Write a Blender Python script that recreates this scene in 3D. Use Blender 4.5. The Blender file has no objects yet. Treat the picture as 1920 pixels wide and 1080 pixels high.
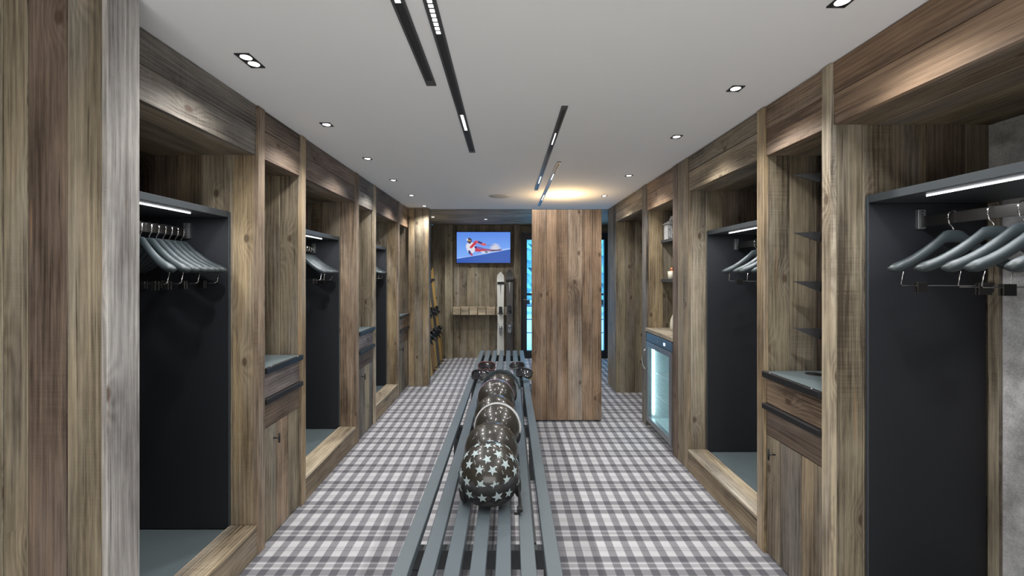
import bpy, bmesh, math, random
from mathutils import Vector, Matrix, Euler
random.seed(7)
PI = math.pi
S = bpy.context.scene
COL = S.collection

# ------------------------------------------------------------------ camera / world / exposure
F = 800.0; VX, VY = 950.8, 516.0; CAMH = 1.555
cam_d = bpy.data.cameras.new('camera'); cam = bpy.data.objects.new('camera', cam_d); COL.objects.link(cam)
cam.location = (0, 0, CAMH); cam.rotation_euler = (PI/2, 0, 0)
cam_d.sensor_width = 36; cam_d.lens = F/1920*36
cam_d.shift_x = (960-VX)/1920; cam_d.shift_y = -(540-VY)/1920
cam_d.clip_start = 0.05; cam_d.clip_end = 200
S.camera = cam
S.view_settings.view_transform = 'Standard'; S.view_settings.look = 'None'
S.view_settings.gamma = 1.0; S.view_settings.use_curve_mapping = False
S.view_settings.exposure = 0.0
W = bpy.data.worlds.new('sky'); S.world = W; W.use_nodes = True
bg = W.node_tree.nodes['Background']; bg.inputs[0].default_value = (0.22, 0.58, 0.95, 1); bg.inputs[1].default_value = 4.5
SPOT_W = 48.0; TRACK_W = 4.5; LED_E = 8.0; GLOW_W = 5.5; FILL_W = 66.0
# unseen soft fill light, added behind the camera to brighten the ceiling
fill_d = bpy.data.lights.new('rear_fill_light', 'AREA'); fill_d.shape = 'RECTANGLE'; fill_d.size = 2.6; fill_d.size_y = 1.9; fill_d.energy = FILL_W; fill_d.color = (1.0, .985, .96)
fill_o = bpy.data.objects.new('rear_fill_light', fill_d); COL.objects.link(fill_o); fill_o.location = (.1, -1.15, 1.25); fill_o.rotation_euler = (math.radians(112), 0, 0)

# ------------------------------------------------------------------ materials
def nmat(name):
    m = bpy.data.materials.new(name); m.use_nodes = True
    return m, m.node_tree.nodes, m.node_tree.links, m.node_tree.nodes['Principled BSDF']
def plain(name, col, rough=0.5, metal=0.0, bump=0.0, bscale=200, var=0.0, spec=0.5, coat=0.0):
    m, N, L, b = nmat(name)
    b.inputs['Base Color'].default_value = (*col, 1); b.inputs['Roughness'].default_value = rough
    b.inputs['Metallic'].default_value = metal; b.inputs['Specular IOR Level'].default_value = spec
    b.inputs['Coat Weight'].default_value = coat; b.inputs['Coat Roughness'].default_value = 0.08
    tc = N.new('ShaderNodeTexCoord')
    nz = N.new('ShaderNodeTexNoise'); nz.inputs['Scale'].default_value = bscale; nz.inputs['Detail'].default_value = 3
    L.new(tc.outputs['Object'], nz.inputs['Vector'])
    if bump:
        bp = N.new('ShaderNodeBump'); bp.inputs['Strength'].default_value = bump; bp.inputs['Distance'].default_value = 0.001
        L.new(nz.outputs['Fac'], bp.inputs['Height']); L.new(bp.outputs['Normal'], b.inputs['Normal'])
    if var:
        mx = N.new('ShaderNodeMix'); mx.data_type = 'RGBA'
        mx.inputs[6].default_value = (*[c*(1-var) for c in col], 1); mx.inputs[7].default_value = (*[min(1, c*(1+var)) for c in col], 1)
        L.new(nz.outputs['Fac'], mx.inputs[0]); L.new(mx.outputs[2], b.inputs['Base Color'])
    return m
def emit(name, col, st):
    m, N, L, b = nmat(name)
    b.inputs['Base Color'].default_value = (*col, 1)
    b.inputs['Emission Color'].default_value = (*col, 1); b.inputs['Emission Strength'].default_value = st
    return m
def wood(name, tones, gain=1.0, fine=1.0):
    m, N, L, b = nmat(name)
    def math_(op, a, c=None, clamp=False):
        n = N.new('ShaderNodeMath'); n.operation = op; n.use_clamp = clamp
        for i, v in enumerate((a, c)):
            if v is None: continue
            if isinstance(v, (int, float)): n.inputs[i].default_value = v
            else: L.new(v, n.inputs[i])
        return n.outputs[0]
    uv = N.new('ShaderNodeUVMap'); oi = N.new('ShaderNodeObjectInfo')
    sep = N.new('ShaderNodeSeparateXYZ'); L.new(uv.outputs[0], sep.inputs[0])
    r = oi.outputs['Random']
    u = math_('ADD', sep.outputs[0], math_('MULTIPLY', r, 53.0)); v = math_('ADD', sep.outputs[1], math_('MULTIPLY', r, 31.7))
    def vec(su, sv, w=0.0):
        c = N.new('ShaderNodeCombineXYZ'); L.new(math_('MULTIPLY', u, su), c.inputs[0]); L.new(math_('MULTIPLY', v, sv), c.inputs[1]); c.inputs[2].default_value = w
        return c.outputs[0]
    def noise(su, sv, det=2.0, w=0.0, rough=0.5):
        n = N.new('ShaderNodeTexNoise'); n.inputs['Scale'].default_value = 1; n.inputs['Detail'].default_value = det; n.inputs['Roughness'].default_value = rough
        L.new(vec(su, sv, w), n.inputs['Vector']); return n.outputs['Fac']
    def rng(x, a, c, d=0.0, e=1.0):
        n = N.new('ShaderNodeMapRange'); n.clamp = True
        L.new(x, n.inputs[0])
        for i, q in enumerate((a, c, d, e)): n.inputs[i+1].default_value = q
        return n.outputs[0]
    vo = N.new('ShaderNodeTexVoronoi'); vo.voronoi_dimensions = '2D'; vo.inputs['Scale'].default_value = 1
    L.new(vec(2.7, 4.6), vo.inputs['Vector']); kd0 = vo.outputs['Distance']
    csep = N.new('ShaderNodeSeparateColor'); L.new(vo.outputs['Color'], csep.inputs[0])
    sel = math_('GREATER_THAN', csep.outputs[0], 0.60)
    kd = math_('ADD', kd0, math_('MULTIPLY', math_('SUBTRACT', 1.0, sel), 5.0))
    kinf = math_('POWER', 2.718, math_('MULTIPLY', math_('MULTIPLY', kd, kd), -22.0))                       # swirls around knots
    warp = noise(0.9, 5.0, 2.0, 3.0)
    phase = math_('ADD', math_('ADD', math_('MULTIPLY', v, 260.0*fine), math_('MULTIPLY', warp, 26.0)), math_('MULTIPLY', kinf, 16.0))
    rings = rng(math_('SINE', phase), -1, 1)
    broad = noise(0.7, 11.0, 3.0, 9.0)
    fibre = noise(7.0, 420.0, 3.0, 5.0, 0.7)
    crack = rng(noise(1.3, 75.0, 3.0, 55.0, 0.6), 0.30, 0.36)
    stain = rng(noise(1.4, 3.2, 4.0, 77.0, 0.6), 0.36, 0.66)
    saw = math_('MULTIPLY', noise(230.0, 3.0, 1.0, 1.0), rng(noise(1.1, 2.0, 1.0, 17.0), 0.5, 0.68))
    blot = noise(3.0, 9.0, 4.0, 21.0, 0.65)
    val = math_('ADD', math_('MULTIPLY', rings, 0.13), math_('MULTIPLY', rng(broad, 0.3, 0.7), 0.34))
    val = math_('ADD', val, math_('MULTIPLY', rng(fibre, 0.3, 0.7), 0.27))
    val = math_('ADD', val, math_('MULTIPLY', rng(blot, 0.3, 0.7), 0.26))
    val = math_('SUBTRACT', val, math_('MULTIPLY', saw, 0.30))
    streak = noise(2.2, 120.0, 3.0, 91.0, 0.65)
    val = math_('ADD', val, math_('MULTIPLY', math_('SUBTRACT', rng(streak, 0.32, 0.68), 0.5), 0.30))
    val = math_('SUBTRACT', val, math_('MULTIPLY', math_('SUBTRACT', 1.0, crack), 0.34))
    val = math_('ADD', val, math_('MULTIPLY', math_('SUBTRACT', stain, 0.5), 0.26))
    # tone by random per board
    cr = N.new('ShaderNodeValToRGB'); cr.color_ramp.interpolation = 'LINEAR'
    L.new(math_('FRACT', math_('MULTIPLY', r, 7.31)), cr.inputs[0])
    el = cr.color_ramp.elements
    for i, t in enumerate(tones):
        p = i/max(1, len(tones)-1)
        e = el[i] if i < 2 else el.new(p)
        e.position = p
        e.color = (t[0]*gain*1.12, t[1]*gain*1.08, t[2]*gain*1.04, 1)
    dk = N.new('ShaderNodeMix'); dk.data_type = 'RGBA'; dk.blend_type = 'MULTIPLY'; dk.inputs[0].default_value = 1
    L.new(cr.outputs[0], dk.inputs[6])
    vr = N.new('ShaderNodeValToRGB'); L.new(val, vr.inputs[0])
    ve = vr.color_ramp.elements; ve[0].position = 0.08; ve[0].color = (0.20, 0.175, 0.155, 1); ve[1].position = 0.90; ve[1].color = (1.52, 1.52, 1.48, 1)
    e = ve.new(0.42); e.color = (0.72, 0.71, 0.70, 1)
    L.new(vr.outputs[0], dk.inputs[7])
    # grey weathered patches and orange fresh streaks
    g1 = N.new('ShaderNodeMix'); g1.data_type = 'RGBA'; L.new(math_('MULTIPLY', rng(noise(0.9, 6.0, 2.0, 33.0), 0.5, 0.75), 0.55), g1.inputs[0])
    L.new(dk.outputs[2], g1.inputs[6]); hs = N.new('ShaderNodeHueSaturation'); hs.inputs['Saturation'].default_value = 0.25; hs.inputs['Value'].default_value = 1.05
    L.new(dk.outputs[2], hs.inputs['Color']); L.new(hs.outputs[0], g1.inputs[7])
    kn = N.new('ShaderNodeMix'); kn.data_type = 'RGBA'
    L.new(math_('MULTIPLY', rng(kd, 0.085, 0.045), 0.75), kn.inputs[0]); L.new(g1.outputs[2], kn.inputs[6]); kn.inputs[7].default_value = (0.055, 0.032, 0.018, 1)
    st = N.new('ShaderNodeMix'); st.data_type = 'RGBA'
    L.new(math_('MULTIPLY', rng(noise(1.6, 45.0, 2.0, 41.0), 0.68, 0.76), 0.5), st.inputs[0]); L.new(kn.outputs[2], st.inputs[6]); st.inputs[7].default_value = (0.30*gain, 0.16*gain, 0.07*gain, 1)
    L.new(st.outputs[2], b.inputs['Base Color'])
    b.inputs['Roughness'].default_value = 0.62; b.inputs['Specular IOR Level'].default_value = 0.3
    bp = N.new('ShaderNodeBump'); bp.inputs['Strength'].default_value = 0.5; bp.inputs['Distance'].default_value = 0.003
    L.new(val, bp.inputs['Height']); L.new(bp.outputs['Normal'], b.inputs['Normal'])
    return m

MIX = [(0.215, 0.178, 0.125), (0.165, 0.135, 0.098), (0.230, 0.205, 0.160), (0.190, 0.168, 0.130), (0.140, 0.108, 0.076), (0.225, 0.190, 0.130)]
WOOD = wood('reclaimed_wood', MIX, 1.22)
WPALE = wood('pale_reclaimed_wood', [(0.40, 0.34, 0.245), (0.35, 0.31, 0.24), (0.38, 0.31, 0.21)], 1.0)
WGREY = wood('grey_reclaimed_wood', [(0.185, 0.175, 0.16), (0.15, 0.138, 0.122), (0.175, 0.158, 0.138)], 1.0)
WSILVER = wood('silver_grey_wood', [(0.31, 0.31, 0.315), (0.33, 0.325, 0.32)], 1.0)
WWARM = wood('warm_reclaimed_wood', [(0.31, 0.215, 0.140), (0.26, 0.185, 0.128), (0.30, 0.235, 0.18), (0.22, 0.15, 0.10), (0.285, 0.215, 0.155), (0.25, 0.20, 0.15)], 1.0)
WGOLD = wood('golden_reclaimed_wood', [(0.26, 0.21, 0.135), (0.235, 0.180, 0.112), (0.26, 0.210, 0.14)], 1.14)
WDARK = wood('dark_brown_wood', [(0.155, 0.12, 0.095), (0.125, 0.096, 0.077), (0.145, 0.11, 0.088)], 1.1)
WPURP = wood('purplish_grey_wood', [(0.20, 0.18, 0.185), (0.22, 0.195, 0.19)], 1.1)
WOLIVE = wood('olive_reclaimed_wood', [(0.215, 0.195, 0.142), (0.18, 0.155, 0.115), (0.20, 0.178, 0.128), (0.155, 0.132, 0.100)], 1.18)
WHITE = plain('ceiling_paint', (0.88, 0.88, 0.87), 0.9)
BLACKP = plain('black_panel', (0.011, 0.0125, 0.017), 0.6, bump=0.1, bscale=300)
TRAYM = plain('grey_green_tray', (0.115, 0.145, 0.155), 0.45, var=0.08, bscale=6)
SHELFM = plain('dark_shelf_laminate', (0.040, 0.048, 0.055), 0.5)
BLKM = plain('black_metal', (0.018, 0.018, 0.02), 0.4, metal=0.3)
RAILM = plain('dark_steel', (0.07, 0.068, 0.066), 0.35, metal=0.9)
CHROME = plain('chrome', (0.75, 0.74, 0.72), 0.18, metal=1.0)
STEEL = plain('brushed_steel', (0.30, 0.31, 0.32), 0.38, metal=0.8)
HANGM = plain('satin_black_hanger', (0.030, 0.039, 0.042), 0.42, spec=0.45)
BENCHM = plain('blue_grey_bench_paint', (0.078, 0.099, 0.113), 0.42, var=0.12, bscale=5, bump=0.1)
BENCHD = plain('dark_bench_frame', (0.03, 0.034, 0.038), 0.5)
TRACKM = plain('dark_track_metal', (0.085, 0.088, 0.095), 0.45, metal=0.3)
TRACKD = plain('track_slot', (0.02, 0.02, 0.022), 0.5)
FABRIC = plain('black_fabric', (0.012, 0.012, 0.014), 0.85, bump=0.4, bscale=500)
GREYF = plain('grey_fabric', (0.12, 0.12, 0.13), 0.9, bump=0.4, bscale=500)
WHITEP = plain('white_plastic', (0.72, 0.72, 0.72), 0.35)
PURPLE = plain('lilac_trim', (0.36, 0.26, 0.46), 0.35)
STARM = plain('pale_star_print', (0.33, 0.40, 0.41), 0.5)
VISORM = plain('grey_visor', (0.20, 0.225, 0.23), 0.12, metal=0.2, coat=0.6)
BLUEP = plain('blue_grey_fascia', (0.06, 0.10, 0.15), 0.4)
SNOW = plain('snow', (0.82, 0.88, 0.95), 0.8, bump=0.3, bscale=3)
FROST = plain('frosted_needles', (0.30, 0.52, 0.55), 0.9, var=0.6, bscale=14)
BARK = plain('bark', (0.10, 0.08, 0.07), 0.9)
SKIW = plain('white_ski_topsheet', (0.62, 0.62, 0.58), 0.35)
SKIB = plain('dark_ski_topsheet', (0.06, 0.055, 0.055), 0.35)
SKIG = plain('gold_ski', (0.50, 0.32, 0.10), 0.35, metal=0.35)
SKIBR = plain('copper_ski', (0.28, 0.13, 0.06), 0.35, metal=0.3)
GOLD = plain('gold_tube', (0.62, 0.42, 0.15), 0.3, metal=0.7)
ORANGE = plain('orange_ceramic', (0.75, 0.28, 0.12), 0.4)
CREAM = plain('cream_ceramic', (0.72, 0.68, 0.55), 0.4)
REDD = plain('dark_red_foam', (0.09, 0.03, 0.03), 0.8)
YELLOW = plain('yellow_strap', (0.42, 0.36, 0.16), 0.8)
LENS = plain('dark_lens', (0.03, 0.03, 0.035), 0.08, coat=1.0)
PLASTER = plain('grey_speaker_mesh', (0.56, 0.55, 0.52), 0.9, bump=0.5, bscale=900)
FRIDGEW = plain('white_fridge_liner', (0.65, 0.70, 0.70), 0.4)
LEDS = emit('led_strip_light', (0.95, 0.97, 1.0), LED_E)
LAMP = emit('downlight_lamp', (1.0, 0.99, 0.97), 6.0)
LAMPW = emit('warm_lamp', (1.0, 0.72, 0.38), 8.0)
FRL = emit('fridge_light', (0.80, 0.95, 1.0), 7)
SCREENS = emit('status_led', (0.6, 0.8, 1.0), 1.5)

def felt():
    m, N, L, b = nmat('grey_felt')
    tc = N.new('ShaderNodeTexCoord'); nz = N.new('ShaderNodeTexNoise'); nz.inputs['Scale'].default_value = 160; nz.inputs['Detail'].default_value = 4; nz.inputs['Roughness'].default_value = .7
    n2 = N.new('ShaderNodeTexNoise'); n2.inputs['Scale'].default_value = 14; n2.inputs['Detail'].default_value = 4
    L.new(tc.outputs['Object'], nz.inputs['Vector']); L.new(tc.outputs['Object'], n2.inputs['Vector'])
    a = N.new('ShaderNodeMath'); a.operation = 'ADD'; L.new(nz.outputs['Fac'], a.inputs[0]); L.new(n2.outputs['Fac'], a.inputs[1])
    r = N.new('ShaderNodeValToRGB'); L.new(a.outputs[0], r.inputs[0]); e = r.color_ramp.elements
    e[0].position = .55; e[0].color = (.36, .36, .365, 1); e[1].position = 0.95; e[1].color = (.74, .74, .745, 1)
    mh = N.new('ShaderNodeMath'); mh.operation = 'MULTIPLY'; mh.inputs[1].default_value = .75; L.new(a.outputs[0], mh.inputs[0]); L.new(mh.outputs[0], r.inputs[0])
    L.new(r.outputs[0], b.inputs['Base Color']); b.inputs['Roughness'].default_value = .95
    return m
FELT = felt()

def carbon():
    m, N, L, b = nmat('carbon_shell')
    tc = N.new('ShaderNodeTexCoord')
    w1 = N.new('ShaderNodeTexWave'); w1.inputs['Scale'].default_value = 110; w1.wave_type = 'BANDS'; w1.bands_direction = 'X'
    w2 = N.new('ShaderNodeTexWave'); w2.inputs['Scale'].default_value = 110; w2.bands_direction = 'Y'
    L.new(tc.outputs['Object'], w1.inputs['Vector']); L.new(tc.outputs['Object'], w2.inputs['Vector'])
    mm = N.new('ShaderNodeMath'); mm.operation = 'MULTIPLY'; L.new(w1.outputs['Fac'], mm.inputs[0]); L.new(w2.outputs['Fac'], mm.inputs[1])
    r = N.new('ShaderNodeValToRGB'); L.new(mm.outputs[0], r.inputs[0]); e = r.color_ramp.elements
    e[0].color = (.020, .018, .015, 1); e[1].color = (.048, .041, .032, 1)
    L.new(r.outputs[0], b.inputs['Base Color']); b.inputs['Roughness'].default_value = .32
    b.inputs['Coat Weight'].default_value = .45; b.inputs['Coat Roughness'].default_value = .08; b.inputs['Specular IOR Level'].default_value = .35
    return m
CARBON = carbon()

def glass(name, tint=(0.9, 0.96, 1.0)):
    m, N, L, b = nmat(name)
    N.remove(b)
    t = N.new('ShaderNodeBsdfTransparent'); t.inputs[0].default_value = (*tint, 1)
    g = N.new('ShaderNodeBsdfGlossy'); g.inputs['Roughness'].default_value = 0.02
    lw = N.new('ShaderNodeLayerWeight'); lw.inputs[0].default_value = .5
    pw = N.new('ShaderNodeMath'); pw.operation = 'POWER'; pw.inputs[1].default_value = 5; L.new(lw.outputs['Facing'], pw.inputs[0])
    mr = N.new('ShaderNodeMath'); mr.operation = 'MULTIPLY_ADD'; mr.inputs[1].default_value = .6; mr.inputs[2].default_value = .03; L.new(pw.outputs[0], mr.inputs[0])
    mx = N.new('ShaderNodeMixShader'); L.new(mr.outputs[0], mx.inputs[0]); L.new(t.outputs[0], mx.inputs[1]); L.new(g.outputs[0], mx.inputs[2])
    L.new(mx.outputs[0], N['Material Output'].inputs['Surface'])
    return m
GLASS = glass('window_glass'); FGLASS = glass('fridge_glass', (0.82, 0.93, 0.95))

def carpet():
    m, N, L, b = nmat('plaid_carpet')
    g = N.new('ShaderNodeNewGeometry'); sp = N.new('ShaderNodeSeparateXYZ'); L.new(g.outputs['Position'], sp.inputs[0])
    def M(op, a, c=None, clamp=False):
        n = N.new('ShaderNodeMath'); n.operation = op; n.use_clamp = clamp
        for i, v in enumerate((a, c)):
            if v is None: continue
            if isinstance(v, (int, float)): n.inputs[i].default_value = v
            else: L.new(v, n.inputs[i])
        return n.outputs[0]
    fx = M('FRACT', M('DIVIDE', M('ADD', sp.outputs[0], 93.4 - 0.075 + 0.0467), 0.0934))     # light centre at 0.5
    fy = M('FRACT', M('DIVIDE', M('ADD', sp.outputs[1], 57.54 - 2.2826 + 0.0), 0.2877))      # white pair centre at 0
    def ramp(f, stops):
        r = N.new('ShaderNodeValToRGB'); r.color_ramp.interpolation = 'CONSTANT'; L.new(f, r.inputs[0]); e = r.color_ramp.elements
        for i, (p, v) in enumerate(stops):
            q = e[i] if i < 2 else e.new(p)
            q.position = p; q.color = (v, v, v, 1)
        return r.outputs[0]
    cx = ramp(fx, [(0.0, 0.0), (0.02, .05), (0.24, 1.0), (0.77, 0.0), (0.80, 0.05)])
    P = .2877
    half = [(0.0, .45), (.011/P, .55), (.016/P, 1.25), (.024/P, .42), (.032/P, 0.0), (.076/P, .92), (.112/P, .80), (.128/P, .35), (.134/P, 1.05), (.1435/P, .35),
            (.150/P, .80), (.165/P, 1.0), (.212/P, 0.0), (.256/P, .42), (.264/P, 1.25), (.272/P, .55), (.2765/P, .45)]
    cy = ramp(fy, half)
    # average of the two yarn systems
    nz = N.new('ShaderNodeTexNoise'); nz.inputs['Scale'].default_value = 1; nz.inputs['Detail'].default_value = 2
    mp = N.new('ShaderNodeMapping'); mp.inputs['Scale'].default_value = (25, 900, 1); L.new(g.outputs['Position'], mp.inputs[0]); L.new(mp.outputs[0], nz.inputs['Vector'])
    v = M('ADD', M('ADD', M('MULTIPLY', cx, .46), M('MULTIPLY', cy, .50)), M('MULTIPLY', M('SUBTRACT', nz.outputs['Fac'], .5), .22))
    r = N.new('ShaderNodeValToRGB'); L.new(v, r.inputs[0]); e = r.color_ramp.elements
    e[0].position = 0; e[0].color = (.095, .094, .106, 1); e[1].position = 1.0; e[1].color = (.47, .465, .48, 1)
    q = e.new(.5); q.color = (.205, .202, .216, 1)
    L.new(r.outputs[0], b.inputs['Base Color']); b.inputs['Roughness'].default_value = .95; b.inputs['Specular IOR Level'].default_value = .1
    return m
CARPET = carpet()

# ------------------------------------------------------------------ helpers
WLOC = {}
def wl(p): return WLOC.get(p.name, Vector((0, 0, 0))) if p is not None else Vector((0, 0, 0))
def link(name, me, mat, parent=None, origin=None):
    """me is in world coordinates; re-centre on origin"""
    o = bpy.data.objects.new(name, me); COL.objects.link(o)
    if origin is None:
        vs = [v.co for v in me.vertices]
        origin = Vector([(min(c[i] for c in vs)+max(c[i] for c in vs))/2 for i in range(3)])
    origin = Vector(origin)
    me.transform(Matrix.Translation(-origin))
    WLOC[o.name] = origin
    if parent is not None:
        o.parent = parent; o.location = origin - wl(parent)
    else: o.location = origin
    if mat is not None:
        me.materials.clear()
        for q in (mat if isinstance(mat, (list, tuple)) else [mat]): me.materials.append(q)
    return o
def thing(name, label, cat, loc, group=None):
    o = bpy.data.objects.new(name, None); COL.objects.link(o); o.location = loc; o.empty_display_size = .05
    WLOC[o.name] = Vector(loc); o['label'] = label; o['category'] = cat
    if group: o['group'] = group
    return o
def tag(o, label, cat, group=None):
    o['label'] = label; o['category'] = cat
    if group: o['group'] = group
    return o
def struct(o): o['kind'] = 'structure'; return o
def bm_box(bm, x0, x1, y0, y1, z0, z1, bev=0.0, mi=0):
    if x0 > x1: x0, x1 = x1, x0
    if y0 > y1: y0, y1 = y1, y0
    if z0 > z1: z0, z1 = z1, z0
    vs = [bm.verts.new((x, y, z)) for x in (x0, x1) for y in (y0, y1) for z in (z0, z1)]
    fs = [bm.faces.new([vs[i] for i in q]) for q in ((0, 1, 3, 2), (4, 6, 7, 5), (0, 4, 5, 1), (2, 3, 7, 6), (0, 2, 6, 4), (1, 5, 7, 3))]
    for f in fs: f.material_index = mi
    if bev:
        es = set(e for f in fs for e in f.edges)
        bmesh.ops.bevel(bm, geom=list(es), offset=bev, segments=1, affect='EDGES')
    return fs
def uvbox(me, axis=None):
    """u runs along the longest axis, in metres"""
    vs = [v.co for v in me.vertices]
    ext = [max(c[i] for c in vs)-min(c[i] for c in vs) for i in range(3)]
    if axis is None: axis = ext.index(max(ext))
    others = [i for i in range(3) if i != axis]
    uvl = me.uv_layers.new(name='UVMap')
    for p in me.polygons:
        n = [abs(c) for c in p.normal]; na = n.index(max(n))
        for li in p.loop_indices:
            c = me.vertices[me.loops[li].vertex_index].co
            if na == axis: uvl.data[li].uv = (c[others[0]], c[others[1]])
            else:
                w = [i for i in others if i != na][0]
                off = 0.37*others.index(na)
                uvl.data[li].uv = (c[axis], c[w]+off)
def finish(bm, smooth=False):
    bmesh.ops.recalc_face_normals(bm, faces=bm.faces)
    me = bpy.data.meshes.new('m'); bm.to_mesh(me); bm.free()
    if smooth:
        for p in me.polygons: p.use_smooth = True
    return me
def box(name, x0, x1, y0, y1, z0, z1, mat, parent=None, bev=0.0015, axis=None):
    bm = bmesh.new(); bm_box(bm, x0, x1, y0, y1, z0, z1, bev)
    me = finish(bm); uvbox(me, axis); me.name = name
    return link(name, me, mat, parent)
def bm_tube(bm, pts, r, n=8, closed=False, mi=0):
    pts = [Vector(p) for p in pts]; rings = []
    m = len(pts)
    up = Vector((0, 0, 1))
    for i, p in enumerate(pts):
        if closed: t = pts[(i+1) % m]-pts[i-1]
        else: t = pts[min(i+1, m-1)]-pts[max(i-1, 0)]
        t.normalize()
        a = up.cross(t)
        if a.length < .05: a = Vector((1, 0, 0)).cross(t)
        a.normalize(); b = t.cross(a)
        rr = r[i] if isinstance(r, (list, tuple)) else r
        rings.append([bm.verts.new(p+(a*math.cos(k*2*PI/n)+b*math.sin(k*2*PI/n))*rr) for k in range(n)])
    for i in range(m if closed else m-1):
        A, B = rings[i], rings[(i+1) % m]
        for k in range(n):
            f = bm.faces.new((A[k], A[(k+1) % n], B[(k+1) % n], B[k])); f.material_index = mi; f.smooth = True
    if not closed:
        bm.faces.new(rings[0]).material_index = mi; bm.faces.new(rings[-1]).material_index = mi
def tube(name, pts, r, mat, parent=None, n=8, closed=False):
    bm = bmesh.new(); bm_tube(bm, pts, r, n, closed); me = finish(bm)
    for p in me.polygons: p.use_smooth = len(p.vertices) == 4
    me.name = name; return link(name, me, mat, parent)
def bm_lathe(bm, prof, c, n=24, axis='z', mi=0):
    rings = []
    for r, h in prof:
        ring = []
        for k in range(n):
            a = 2*PI*k/n; p = (r*math.cos(a), r*math.sin(a), h)
            if axis == 'y': p = (p[0], p[2], p[1])
            if axis == 'x': p = (p[2], p[0], p[1])
            ring.append(bm.verts.new((c[0]+p[0], c[1]+p[1], c[2]+p[2])))
        rings.append(ring)
    for A, B in zip(rings, rings[1:]):
        for k in range(n):
            f = bm.faces.new((A[k], A[(k+1) % n], B[(k+1) % n], B[k])); f.smooth = True; f.material_index = mi
    bm.faces.new(rings[0]).material_index = mi; bm.faces.new(rings[-1]).material_index = mi
def lathe(name, prof, c, mat, parent=None, n=24, axis='z'):
    bm = bmesh.new(); bm_lathe(bm, prof, c, n, axis); me = finish(bm); me.name = name
    for p in me.polygons: p.use_smooth = len(p.vertices) == 4
    return link(name, me, mat, parent)
def ellipsoid(name, c, r, mat, parent=None, seg=16, rings=10, rot=None, pw=1.0):
    bm = bmesh.new(); bmesh.ops.create_uvsphere(bm, u_segments=seg, v_segments=rings, radius=1)
    for v in bm.verts:
        if pw != 1.0: v.co = Vector([math.copysign(abs(q)**pw, q) for q in v.co])
        v.co = Vector((v.co.x*r[0], v.co.y*r[1], v.co.z*r[2]))
    if rot: bmesh.ops.rotate(bm, verts=bm.verts, cent=(0, 0, 0), matrix=Euler(rot).to_matrix())
    bmesh.ops.translate(bm, verts=bm.verts, vec=c)
    me = finish(bm, True); me.name = name; return link(name, me, mat, parent)
def split(a, b, w=0.15, jit=0.3, g=0.0016):
    """board edges between a and b"""
    n = max(1, round(abs(b-a)/w)); ws = [1+random.uniform(-jit, jit) for _ in range(n)]; t = sum(ws); out = []; p = a
    for q in ws:
        e = p+(b-a)*q/t; out.append((p+math.copysign(g/2, b-a), e-math.copysign(g/2, b-a))); p = e
    return out
def proud(k=0.003): return random.uniform(0, k)

# ------------------------------------------------------------------ room shell
Z = 2.5; L0, R0 = 1.388, 1.442; HB = 2.24; BACK = 0.70
YE = 6.10; YB = 8.05
struct(box('floor', -2.3, 3.2, -1.3, 8.12, -0.05, 0.0, CARPET, bev=0))
struct(box('ceiling', -2.3, 3.2, -1.3, YE, Z, Z+0.05, WHITE, bev=0))
cw = struct(box('ceiling_back', -2.3, 3.2, YE, 8.3, Z+0.03, Z+0.08, WOOD, bev=0))
for a, b in split(YE+.002, YB+.1, .16): box('plank', -1.40, 2.05, a, b, Z-proud(), Z+.029, WPALE, cw)
struct(box('wall_left', -2.2, -2.14, -1.3, 8.12, 0, Z, WOOD, bev=0))
struct(box('wall_right', 3.06, 3.12, -1.3, 8.12, 0, Z, WOOD, bev=0))
struct(box('wall_front', -2.14, 3.06, -1.3, -1.24, 0, Z, WHITE, bev=0))
# back wall: boards left of the door
wb = struct(box('wall_back', -2.14, 0.262, YB+.03, YB+.09, 0, Z, WOOD, bev=0))
for a, b in split(-1.40, -1.156, .12): box('plank', a, b, YB-.03, YB+.028, 0, Z-.004, WOLIVE, wb)
for a, b in split(-1.012, 0.128, .13): box('plank', a, b, YB, YB+.028, 0, Z-.004, WOLIVE, wb)
box('post', -1.154, -1.014, YB-.12, YB+.028, 0, Z-.004, WOLIVE, wb)
box('post', 0.130, 0.260, YB-.12, YB+.028, 0, Z-.004, WOLIVE, wb)
# back-left side wall boards (skis lean on it)
ws = struct(box('wall_left_back', -1.46, -1.42, 6.115, YB-.032, 0, Z-.01, WOOD, bev=0))
for a, b in split(6.115, YB-.034, .15): box('plank', -1.419, -1.39, a, b, 0, Z-.01, WOLIVE, ws)
# header above glazing
wh = struct(box('wall_back_header', 0.262, 3.06, YB+.03, YB+.09, 2.36, Z, WOOD, bev=0))
for a, b in split(2.362, Z-.004, .13): box('plank', 0.262, 2.05, YB, YB+.028, a, b, WOLIVE, wh)
# right side of the back zone
wr = struct(box('wall_right_back', 2.0, 2.06, 6.115, YB, 0, Z-.01, WOOD, bev=0))
for a, b in split(6.115, YB-.002, .15): box('plank', 1.965, 1.999, a, b, 0, Z-.01, WOOD, wr)
struct(box('wall_back_right', 1.90, 3.06, YB+.03, YB+.09, 0, 2.359, WOOD, bev=0))
# jamb wall at the side passage, camera facing boards at Y 5.65 and the aisle face up to the end of the ceiling
wj = struct(box('wall_right_jamb', 1.475, 3.05, 5.68, 6.11, 0, Z-.002, WOOD, bev=0))
for a, b in split(1.444, 2.6, .125, .2): box('plank', a, b, 5.65-proud(), 5.678, 0, Z-.004, WOLIVE, wj)
for a, b in split(5.68, 6.11, .16): box('plank', 1.442, 1.473, a, b, 0, Z-.004, WOOD, wj)
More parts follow.
